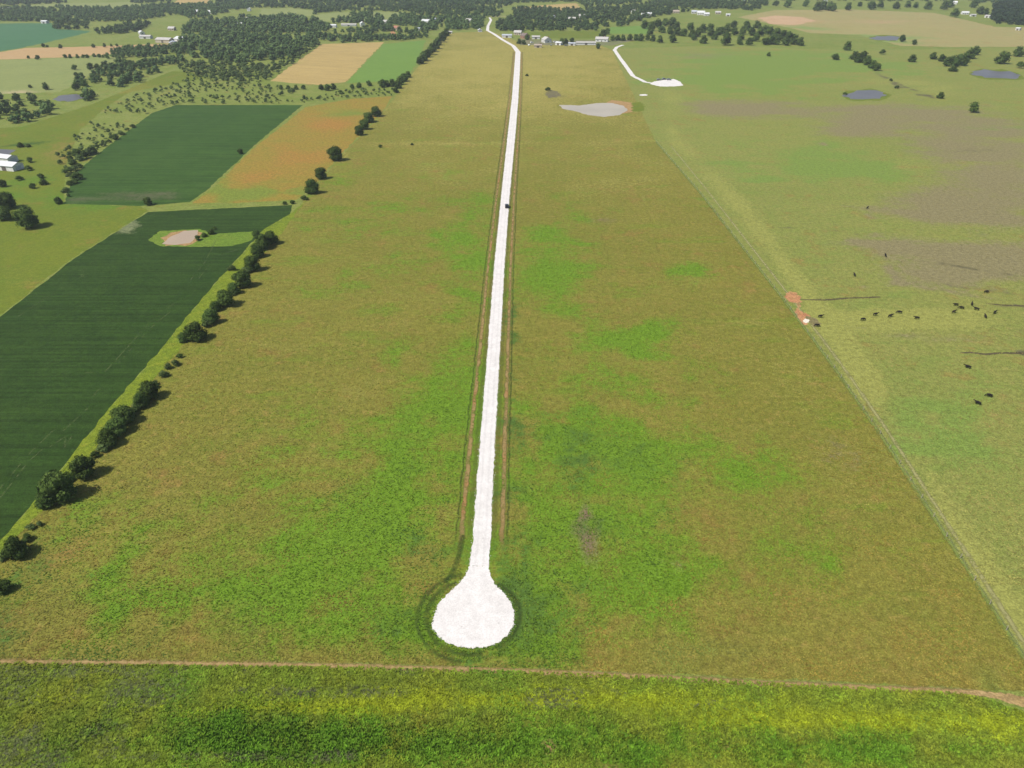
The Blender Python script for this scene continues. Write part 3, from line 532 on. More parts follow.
def tree(px, py, wpx, label, group=None, kind='near', name='tree', cat='tree', hf=None, thing='tree'):
    hf = hf or RT.uniform(.74, .92)
    wm = wpx / pxm(px, py)
    if kind == 'near': cm = RT.choice(NEAR)
    elif kind == 'nearb': cm = RT.choice(NEARB)
    elif kind == 'far': cm = RT.choice(FAR)
    elif kind == 'farb': cm = RT.choice(FARB)
    else: cm = RT.choice(CED)
    wm *= 1.05; hm = wm * hf; base = g(px, py, hm * .5); base.z = 0
    e = bpy.data.objects.new(name, None); C.objects.link(e); e.location = base; e.empty_display_size = .5
    e.rotation_euler.z = RT.uniform(0, 6.28); tag(e, label, cat, group)
    for nm, md in (('trunk', RT.choice(TR)), ('crown', cm)):
        o = link(nm, md, parent=e); o.scale = (wm, wm, hm)
    return e
def bush(px, py, wpx, label, group=None, dark=True, hf=None):
    wm = wpx / pxm(px, py) * 1.15; hm = wm * (hf or RT.uniform(.6, .9)); base = g(px, py, hm * .4); base.z = 0
    o = link('shrub', RT.choice(BUSHD if dark else BUSH), loc=base); o.scale = (wm, wm, hm); o.rotation_euler.z = RT.uniform(0, 6.28)
    return tag(o, label, 'shrub', group)
G1 = 'hedgerow trees between crop and pasture'
for px, py, wp, kd, lb in [
    (56, 487, 36, 'near', 'largest dark hedgerow tree, beside the near end of the dark crop field'),
    (83, 467, 26, 'near', 'dark tree touching the far side of the largest hedgerow tree'),
    (43, 500, 20, 'nearb', 'smaller tree at the near foot of the largest hedgerow tree'),
    (14, 546, 26, 'near', 'dark lone tree at left edge, below the corner of the dark crop field'),
    (1, 586, 18, 'near', 'dark tree cut by the left edge of the photo, nearest the camera'),
    (107, 437, 21, 'near', 'near one of three joined hedgerow trees beside the bright grass strip'),
    (114, 426, 23, 'nearb', 'middle one of three joined hedgerow trees beside the bright grass strip'),
    (123, 414, 24, 'near', 'far one of three joined hedgerow trees beside the bright grass strip'),
    (140, 400, 17, 'nearb', 'near half of the two tree clump past the three joined hedgerow trees'),
    (147, 390, 23, 'near', 'far half of the two tree clump past the three joined hedgerow trees'),
    (195, 331, 22, 'near', 'round hedgerow tree with a clear gap on its near side'),
    (183, 337, 12, 'nearb', 'small pale tree leaning on the near side of the round hedgerow tree'),
    (210, 316, 18, 'nearb', 'mid green hedgerow tree just past the round hedgerow tree'),
    (224, 298, 20, 'near', 'dark spreading hedgerow tree, second past the round hedgerow tree'),
    (215, 306, 12, 'nearb', 'small filler tree squeezed between two larger hedgerow trees'),
    (233, 288, 13, 'nearb', 'slim hedgerow tree halfway up the bright grass strip'),
    (242, 278, 19, 'near', 'dark hedgerow tree level with the near end of the tan pond margin'),
    (252, 263, 17, 'near', 'compact dark hedgerow tree at the far crop corner'),
    (257, 251, 14, 'nearb', 'loose mid green hedgerow tree under the tall pair at the crop corner'),
    (262, 241, 17, 'near', 'left tree of the tall pair at the crop corner'),
    (271, 237, 15, 'near', 'right tree of the tall pair at the crop corner'),
    (256, 234, 9, 'nearb', 'small tree behind the left tree of the tall pair'),
    (312, 186, 15, 'nearb', 'nearest of three lone trees beside the rusty field'),
    (321, 173, 13, 'near', 'middle of three lone trees beside the rusty field'),
    (335, 153, 16, 'near', 'farthest and roundest of three lone trees beside the rusty field')]:
    tree(px, py, wp, lb, G1, kd, 'hedgerow_tree')
for px, py, wp, lb, dk in [(163, 374, 9, 'low green shrub alone on the fence line beside the bright grass strip', 0), (168, 366, 7, 'tiny shrub right behind the low fence line shrub', 0), (155, 383, 6, 'small shrub between the two tree clump and the low fence line shrub', 0),
    (304, 198, 7, 'small dark shrub below the nearest lone tree by the rusty field', 1), (292, 202, 5, 'tiny shrub at the top right corner of the dark crop field', 1), (285, 203, 5, 'tiny shrub on the crop edge left of the corner shrub', 1), (232, 268, 8, 'shrub between pond margin tree and compact corner tree', 0),
    (30, 527, 8, 'low pale shrub between the largest hedgerow tree and the lone edge tree', 0), (4, 556, 10, 'low pale shrub beneath the lone tree at left edge', 0), (246, 270, 8, 'pale shrub at the foot of the compact corner tree', 0)]:
    bush(px, py, wp, lb, 'shrubs along the hedgerow', dk)
for px, py in [(36, 522), (66, 476), (92, 452), (99, 446), (130, 408), (135, 403), (152, 384), (172, 361), (176, 354), (204, 322), (219, 301), (229, 291), (237, 282), (248, 258), (252, 244), (72, 470), (24, 536), (128, 410)]:
    bush(px + 3, py + 2, RT.uniform(6, 11), 'small green filler bush among the hedgerow trees', 'filler bushes in the hedgerow', RT.random() < .4)
# clump of four by the rusty field top
for px, py, wp, lb in [(359, 130, 10, 'nearest tree of the clump above the rusty field'), (364, 124, 11, 'second tree of the clump above the rusty field'), (369, 117, 12, 'third and broadest tree of the clump above the rusty field'), (376, 111, 12, 'farthest tree of the clump above the rusty field')]:
    tree(px, py, wp, lb, 'clump above the rusty field', 'near', 'tree')
# left meadow trees
for px, py, wp, kd, lb in [(4, 200, 19, 'near', 'tall dark tree at the left edge of the meadow, upper of two'), (2, 213, 17, 'near', 'tall dark tree at the left edge of the meadow, lower of two'), (27, 217, 23, 'near', 'broad round tree alone in the meadow right of the edge trees'), (2, 183, 8, 'near', 'small dark tree at the left edge below the white sheds'),
    (148, 201, 9, 'near', 'small round tree alone on the corner between the two dark crops'), (240, 151, 6, 'near', 'tiny round tree on the slanted edge of the far dark crop'), (76, 152, 9, 'nearb', 'pale green tree at the head of the meadow hedge'), (58, 200, 8, 'near', 'small dark tree near the left tip of the far dark crop')]:
    tree(px, py, wp, lb, None, kd)
for px, py, wp, lb in [(20, 145, 6, 'left shrub of the pair below the wire line in the meadow'), (28, 145.5, 5, 'right shrub of the pair below the wire line in the meadow'), (29, 160, 6, 'upper shrub beside the white sheds'), (28, 168, 7, 'lower shrub beside the white sheds'), (19, 178, 7, 'lone dark shrub below the white sheds'), (41, 176, 6, 'top shrub of the three in mid meadow'), (43, 182, 7, 'right shrub of the three in mid meadow'), (32, 186, 6, 'left shrub of the three in mid meadow'),
    (211, 232, 6, 'dark shrub on the right bank of the tan pond'), (197, 238, 6, 'grey green shrub at the waterline of the tan pond'), (204, 235, 6, 'dark shrub between the two pond bank shrubs'), (412, 144, 3, 'tiny dark bush on the pasture cross fence, right'), (380, 146, 4, 'tiny dark bush on the pasture cross fence, left'), (215, 228, 4, 'small shrub on the grass above the tan pond')]:
    bush(px, py, wp, lb, None)
hs = [(66, 190), (69, 183), (74, 181), (70, 176), (77, 176), (68, 170), (74, 168), (80, 166), (72, 162), (79, 158), (70, 158), (84, 155), (88, 152), (92, 150), (97, 146), (103, 144), (109, 141), (115, 137), (121, 133), (127, 129), (133, 126), (68, 195)]
for i, (a, b) in enumerate(hs): bush(a, b, RT.uniform(6, 10) if i < 14 else RT.uniform(4, 7), 'shrub in the hedge along the left edge of the far dark crop', 'shrubs in the meadow hedge', i % 3 > 0)
# right-hand pasture trees
for px, py, wp, lb in [(848, 45.5, 9, 'dark round tree left of the small far pond'), (903, 38, 7, 'slanted tree at the right end of the small far pond'), (915, 42, 6, 'small round tree below the small far pond'), (913, 58, 9, 'dark tree standing between two clumps in the right pasture'),
    (941, 95, 8, 'small lone tree between the blue pond and the right clump'), (975, 107, 11, 'nearest lone tree at the right of the grazed pasture'), (1003, 57, 14, 'broad tree above the right pond'), (1019, 51, 11, 'dark tree cut off at the right edge above the pond'), (769, 54, 5, 'small lone tree below the right end of the tree belt'), (956, 12.5, 9, 'dark round tree next to the far white farmhouse')]:
    tree(px, py, wp, lb, None, 'far')
for grp, lab, pts in [
    ('clump left of the blue pond', 'dark tree in the small clump above the blue pond', [(855, 55, 10), (863, 56, 11), (868, 60, 10), (873, 64, 10), (877, 66.5, 9), (859, 58, 9)]),
    ('clump above the right pond', 'dark tree in the dense clump above the right hand pond', [(948, 61, 10), (954, 60, 11), (960, 59, 12), (966, 57, 11), (971, 53, 11), (976, 50, 9), (956, 63, 9), (964, 62, 9)]),
    ('pair left of the pond clump', 'small grey green tree in the pair left of the pond clump', [(934, 55.5, 7), (942, 57.5, 7)]),
    ('windbreak row', 'evenly spaced tree in the short windbreak row above the gravel drive', [(613, 38, 6), (618, 37.5, 6), (623, 37.5, 6), (630, 37, 6), (636, 37, 7), (641, 37, 7), (648, 37, 6), (653, 38, 6)]),
    ('front trees of the belt', 'round tree standing forward of the tree belt across the right pasture', [(660, 39, 7), (673, 38, 9), (704, 39, 8), (726, 38, 13), (740, 41, 7), (750, 41, 9), (766, 41, 8), (772, 40, 10)]),
    ('trees in the belt', 'mid green tree inside the tree belt across the right pasture', [(645, 24, 8), (652, 26, 8), (658, 23, 9), (665, 22, 9), (672, 21, 9), (676, 25, 8), (662, 29, 9), (670, 30, 9), (650, 31, 8), (678, 31, 8), (684, 32, 8), (691, 26, 8), (692, 33, 8), (698, 32, 8), (703, 28, 9), (710, 27, 8), (712, 33, 9), (718, 31, 8), (722, 30, 9), (728, 27, 9), (735, 31, 9), (743, 30, 8), (747, 25, 8), (752, 31, 9), (757, 24, 9), (760, 31, 10), (765, 29, 9), (734, 24, 7), (741, 36, 8), (771, 31, 10), (777, 33, 11), (783, 35, 11), (789, 36, 11), (795, 39, 11), (801, 41, 8), (786, 41, 9), (777, 40, 9), (694, 37, 6), (715, 36, 7), (756, 37, 8)]),
    ('trees along the far right horizon field edge', 'far tree along the top edge of the dry pasture', [(788, 3, 8), (818, 6, 9), (824, 5, 10), (830, 6, 9), (834, 7, 7), (849, 6, 7), (872, 5, 8), (881, 4, 7), (929, 5, 8), (945, 5, 9), (951, 3, 8), (975, 3, 8), (981, 10, 8), (986, 11, 7), (776, 3, 6), (806, 3, 6), (860, 4, 5), (897, 5, 7), (908, 4, 7), (916, 5, 6)]),
    ('trees under the stubble strip', 'small dark tree along the lower edge of the pink stubble strip', [(28, 57, 3), (37, 57, 5), (65, 56, 4), (70, 56, 4), (77, 56, 4), (83, 56, 4), (87, 56, 4), (94, 55, 4), (99, 55.5, 4), (103, 56, 3)]),
    ('trees over the stubble strip', 'small dark tree along the upper edge of the pink stubble strip', [(43, 45, 4), (47, 46, 3), (60, 46, 4), (93, 45.5, 4), (104, 45, 4), (111, 45, 3), (117, 45, 3)]),
    ('diagonal row of trees', 'dense tree in the diagonal row at the left edge of the long pasture', [(446, 32, 8), (443, 35, 8), (441, 38, 8), (438, 41, 8), (436, 44, 8), (433, 47, 9), (430, 50, 9), (427, 53, 9), (424, 56, 10), (421, 59, 9), (419, 61, 7)]),
    ('trees below the green field', 'dark tree in the short row at the near edge of the bright green field', [(382, 83, 8), (387, 83, 7), (392, 82.5, 8), (398, 84, 8), (401, 80, 8), (404, 77, 8), (408, 74, 7), (396, 90, 6), (369, 83, 6), (359, 85, 6), (352, 86, 5)]),
    ('trees below the grain field', 'small tree in the hedge below the tan grain field', [(281, 87, 5), (288, 87, 5), (296, 87, 5), (303, 87, 5), (321, 87, 6), (327, 87, 7), (333, 86, 6), (304, 97, 4), (341, 92, 4), (293, 90, 4)]),
    ('trees about the junk yard', 'tree standing among the farmhouse yard sheds', [(527, 37, 5), (524, 42, 5), (562, 41, 6), (566, 41, 6), (572, 40, 5), (603, 33, 8), (607, 31, 6), (598, 46, 5), (519, 41, 5)]),
    ('meadow trees near the pond', 'scattered tree in the pale hay field left of the woods', [(15, 97, 7), (30, 86, 4), (45, 86, 7), (74, 67, 6), (76, 74, 5), (90, 66, 7), (97, 66, 6), (103, 64, 6), (75, 86, 9), (84, 83, 8)])]:
    for px, py, wp in pts: tree(px, py, wp * (1.08 if wp < 9 else .98), lab, grp, RT.choice(['far', 'far', 'farb']))
for px, py, wp, lb in [(836, 57, 7, 'low dark bush left of the small clump above the blue pond'), (897, 87, 4, 'tiny bush on the diagonal ditch right of the blue pond'), (891, 80, 3, 'smallest bush on the diagonal ditch'), (883, 52, 6, 'pale low bush below the small far pond'), (953, 69, 8, 'low bush at the left tip of the right pond'), (1020, 65, 8, 'low bush on the right edge above the pond'), (845, 93.5, 4, 'dark bush at the left tip of the blue pond'), (527, 75, 3, 'tiny bush beside the far part of the white road'), (548, 89, 5, 'grey bush by the churned scrape near the silty pond')]:
    bush(px, py, wp, lb)

# woodland and scrub masses
TM = [crown_arrays(500 + i, 70, .11, 4, 1) for i in range(5)]
BM_ = [crown_arrays(550 + i, 80, .10, 4, 1, shape='bush') for i in range(3)]
def wood(name, polys, spacing, wr, label, tpl=TM, m=M_wood, cat='woodland', hfr=(.62, .95), keep=.9, tr_=(.35, 1.2), gap=.33):
    VV = []; FF = []; TT = []; off = 0; r = np.random.default_rng(len(label) * 7 + len(polys))
    for poly in polys:
        P = [g(*p) for p in poly]; xs = [p.x for p in P]; ys = [p.y for p in P]
        X, Y = np.meshgrid(np.arange(min(xs), max(xs), spacing), np.arange(min(ys), max(ys), spacing))
        X = X.ravel() + r.uniform(-.5, .5, X.size) * spacing; Y = Y.ravel() + r.uniform(-.5, .5, Y.size) * spacing
        k = inside([(p.x, p.y) for p in P], X, Y) & (r.random(X.size) < keep); X, Y = X[k], Y[k]
        for x_, y_ in zip(X, Y):
            if vnoise(x_, y_, 60, 5, 2.0) * .6 + vnoise(x_, y_, 28, 9) * .4 < gap: continue
            V, Fc, T = tpl[r.integers(len(tpl))]; w_ = r.uniform(*wr); h_ = w_ * r.uniform(*hfr); a = r.uniform(0, 6.28); c_, s_ = math.cos(a), math.sin(a)
            v = np.stack([(V[:, 0] * c_ - V[:, 1] * s_) * w_ + x_, (V[:, 0] * s_ + V[:, 1] * c_) * w_ + y_, V[:, 2] * h_], 1)
            VV.append(v); FF.append(Fc + off); off += len(v); TT.append(np.clip(T * r.uniform(*tr_), 0, 1))
    T = np.concatenate(TT); o = link(name, npmesh(name, np.concatenate(VV), np.concatenate(FF), m, np.stack([T, T, T, np.ones_like(T)], 1)))
    return tag(o, label, cat, None, 'stuff')
wood('woodland', [[(-150, 10), (0, 9), (60, 7.5), (110, 9.5), (150, 6), (190, 5.5), (256, 3), (262, 7), (235, 10.5), (215, 15.5), (192, 19), (175, 15), (150, 19), (128, 21.5), (60, 22.5), (0, 21.5), (-150, 22)]], 10, (7, 11), 'long dark belt of woods across the far left behind the blue green field')
wood('woodland', [[(53, 29.5), (56, 23), (70, 22), (88, 25), (88, 30)], [(97, 35), (102, 31), (120, 27), (150, 24), (146, 30), (125, 34)]], 10, (8, 12), 'two dark groves at the right end of the blue green field')
wood('woodland', [[(-100, 5), (-60, -1), (60, -2), (66, 3), (40, 4.5), (0, 6)], [(256, 5), (262, 1), (330, 0), (400, -2), (512, -3), (512, 3.5), (500, 17), (470, 18), (430, 17), (405, 12), (345, 11.5), (318, 14), (312, 17), (318, 11), (290, 8), (256, 8)], [(130, 3), (140, -1), (172, -2), (170, 4)], [(215, 3), (218, -2), (262, -2), (256, 3)]], 11, (8, 12), 'hazy far woods along the top of the view', keep=.7)
wood('woodland', [[(180, 46), (185, 27), (200, 22), (226, 21), (256, 19), (284, 17.5), (300, 17.5), (318, 22), (332, 29), (318, 36), (322, 44), (300, 54), (284, 62), (262, 66), (240, 64), (214, 60), (190, 58), (176, 52)]], 10, (7, 13), 'broad mottled woods left of the tan grain field', keep=.9, tr_=(.4, 1.6), gap=.34)
wood('woodland', [[(108, 59), (110, 52), (128, 50), (176, 47), (180, 53), (150, 57)], [(70, 88), (74, 83), (98, 73), (130, 65), (160, 61), (182, 57), (186, 63), (150, 68), (120, 77), (96, 83)]], 8, (6, 10), 'dark wooded creek line below the pink stubble strip', keep=.92)
wood('woodland', [[(12, 128), (15, 121), (50, 109), (56, 112), (30, 122)], [(70, 105), (88, 97), (100, 95), (90, 102)], [(84, 99), (86, 90), (100, 90), (102, 96)], [(116, 88), (130, 79), (152, 73), (166, 70), (150, 77), (130, 86)]], 8, (7, 11), 'strip of dark trees along the upper edge of the left meadow')
wood('woodland', [[(-60, 120), (-40, 100), (20, 98), (50, 97), (58, 101), (60, 106), (30, 115), (0, 124)], [(66, 104), (80, 105), (66, 111), (58, 109)], [(88, 92), (125, 80), (124, 86), (100, 96)], [(105, 66), (135, 60), (138, 64), (110, 72)]], 12, (7, 12), 'loose green trees around the grey pond at far left', m=M_leafC, keep=.6)
wood('woodland', [[(318, 41), (322, 36), (350, 31), (385, 28), (400, 32), (426, 32), (428, 38), (400, 41), (346, 43)]], 9.5, (7, 11), 'green tree belt behind the tan grain field', keep=.92, tr_=(.4, 1.2))
wood('woodland', [[(330, 24), (345, 18), (352, 14.5), (370, 14), (384, 18), (384, 27), (372, 27), (366, 23)], [(385, 26), (392, 17), (408, 16), (432, 18), (446, 18), (440, 30), (426, 31), (412, 26)], [(446, 30.5), (447, 19), (470, 18), (484, 19), (486, 24), (478, 31)]], 10.5, (8, 12), 'dark groves around the far farmhouses left of the road end')
wood('woodland', [[(496, 32), (494, 22), (512, 19), (512, 10), (540, 9), (560, 10.5), (575, 11), (600, 9), (640, 6), (660, 2), (706, 1), (704, 7), (690, 9), (668, 8), (640, 14), (634, 20), (628, 26), (606, 27), (600, 31), (556, 31), (520, 32.5)]], 10.5, (8, 12), 'wide belt of woods beyond the road end at centre', keep=.8, tr_=(.4, 1.4))
wood('woodland', [[(512, 3.5), (512, -3), (640, -3), (640, 3), (600, 6), (585, 7), (576, 2)]], 12, (8, 12), 'hazy far woods above the tan field at centre')
wood('woodland', [[(690, 10), (700, 2), (740, -1), (768, -2), (766, 8), (750, 11), (736, 10), (720, 9)], [(636, 22), (640, 15), (662, 10), (690, 12), (660, 16)]], 12, (9, 14), 'dark trees behind the far white houses at right', keep=.8)
wood('woodland', [[(992, 24), (992, 8), (1010, 3), (1200, 2), (1200, 28), (1024, 26)]], 11, (11, 15), 'dense dark wood block at the upper right corner', m=M_cedar)
wood('woodland', [[(768, 1), (780, -3), (1040, -3), (1040, 3), (990, 4), (960, 1), (900, 2), (860, 1)]], 15, (9, 14), 'loose far trees along the top right edge', keep=.55)
wood('scrub', [[(55, 160), (72, 140), (95, 118), (112, 104), (150, 92), (190, 78), (176, 66), (210, 62), (262, 68), (268, 84), (300, 90), (400, 90), (396, 96), (350, 98), (306, 104), (176, 104), (150, 111), (130, 127), (90, 158), (68, 172)]], 6.5, (1.6, 5), 'scattered green bushes on the rough ground above the far dark crop', tpl=BM_, m=M_leafC, cat='scrub', keep=.8, gap=.3, tr_=(.3, 1.3))
wood('scrub', [[(176, 66), (210, 62), (262, 67), (290, 58), (312, 46), (322, 44), (300, 60), (270, 80), (240, 84), (200, 78)]], 8, (4, 9), 'thick brush on the slope below the mottled woods', tpl=BM_, m=M_leafC, cat='scrub', keep=.85, gap=.25)

# ------------------------------------------------------------------ buildings
def bmesh_obj(name, build, m, parent=None):
    bm = bmesh.new(); build(bm); bmesh.ops.recalc_face_normals(bm, faces=bm.faces); me = bpy.data.meshes.new(name); bm.to_mesh(me); bm.free(); me.materials.append(m)
    return link(name, me, parent=parent)
def box(bm, x0, x1, y0, y1, z0, z1):
    v = [bm.verts.new((x, y, z)) for z in (z0, z1) for x, y in ((x0, y0), (x1, y0), (x1, y1), (x0, y1))]
    for f in ((0, 3, 2, 1), (4, 5, 6, 7), (0, 1, 5, 4), (1, 2, 6, 5), (2, 3, 7, 6), (3, 0, 4, 7)): bm.faces.new([v[i] for i in f])
def prism(bm, prof, y0, y1):               # prof in xz, extruded along y
    a = [bm.verts.new((x, y0, z)) for x, z in prof]; b = [bm.verts.new((x, y1, z)) for x, z in prof]; n = len(prof)
    bm.faces.new(a); bm.faces.new(b[::-1])
    for i in range(n): bm.faces.new((a[i], b[i], b[(i + 1) % n], a[(i + 1) % n]))
def metal(name, c):
    t = NT(name, .45, .4); mp = t.n('ShaderNodeTexWave'); mp.inputs['Scale'].default_value = 2.2; mp.inputs['Distortion'].default_value = 0
    tc = t.n('ShaderNodeTexCoord'); t.L(tc.outputs['Object'], mp.inputs['Vector'])
    col = t.val(c, t.ramp(mp.outputs['Fac'], 0, 1, .9, 1.05)); return t.done(t.val(col, t.ramp(t.noise(.3), .3, .7, .88, 1.08)))
MR = {'white': metal('white metal sheeting', (.6, .6, .59, 1)), 'grey': metal('grey metal sheeting', (.42, .44, .48, 1)), 'tan': plain('tan shingles', (.34, .28, .22, 1)), 'brown': plain('brown shingles', (.16, .12, .10, 1)), 'red': plain('red brown roofing', (.30, .13, .08, 1)), 'pale': plain('pale shingles', (.40, .38, .35, 1))}
MW = {'white': plain('white siding', (.6, .59, .56, 1)), 'tan': plain('tan siding', (.45, .38, .28, 1)), 'brick': plain('brick wall', (.28, .15, .10, 1)), 'grey': plain('grey metal wall', (.45, .46, .48, 1))}
M_glass = plain('window glass', (.03, .035, .04, 1), .08, .5, .05); M_door = plain('door paint', (.12, .10, .09, 1), .5, .3); M_trim = plain('dark interior', (.03, .03, .03, 1))
def house(px, py, w_, l_, h_, rot, wall, roof, label, kind='house', group=None):
    nm = {'house': 'farmhouse', 'shed': 'metal_shed', 'barn': 'barn'}[kind]
    if py < 36: w_, l_, h_ = w_ * .74, l_ * .72, h_ * .78
    b = g(px, py, h_ * .6); b.z = 0
    e = bpy.data.objects.new(nm, None); C.objects.link(e); e.location = b; e.rotation_euler.z = R(rot); tag(e, label, {'house': 'house', 'shed': 'shed', 'barn': 'barn'}[kind], group)
    a, c = w_ / 2, l_ / 2; rise = w_ * (.3 if kind == 'house' else .18)
    bmesh_obj('wall', lambda bm: prism(bm, [(-a, 0), (a, 0), (a, h_), (0, h_ + rise), (-a, h_)], -c, c), MW[wall], e)
    o_, th = .5, .14; k = rise / a
    def rf(bm):
        prism(bm, [(-a - o_, h_ - k * o_ + .03), (0, h_ + rise + .03), (a + o_, h_ - k * o_ + .03), (a + o_, h_ - k * o_ + .03 + th), (0, h_ + rise + .03 + th), (-a - o_, h_ - k * o_ + .03 + th)], -c - o_, c + o_)
    r_ = bmesh_obj('roof', rf, MR[roof], e)
    if kind == 'house':
        bmesh_obj('chimney', lambda bm: box(bm, a * .3, a * .3 + .8, -c * .4, -c * .4 + .8, h_ + rise * .5, h_ + rise + 1.0), MW['brick'], r_)
        bmesh_obj('door', lambda bm: box(bm, -a - .06, -a + .02, -.5, .5, .05, 2.1), M_door, e)
        for s, yy in ((-1, -c * .6), (-1, c * .6), (1, -c * .6), (1, 0), (1, c * .6)):
            bmesh_obj('window', lambda bm: box(bm, s * a - .05, s * a + .05, yy - .7, yy + .7, 1, 2.2), M_glass, e)
        bmesh_obj('window', lambda bm: box(bm, -.8, .8, -c - .05, -c + .05, 1, 2.2), M_glass, e)
    else:
        bmesh_obj('door', lambda bm: box(bm, -a * .5, a * .5, -c - .06, -c + .02, .03, h_ * .82), M_trim if kind == 'barn' else MW['grey'], e)
        bmesh_obj('door', lambda bm: box(bm, -a - .06, -a + .02, -1.6, 1.6, .03, h_ * .8), M_door, e)
    return e
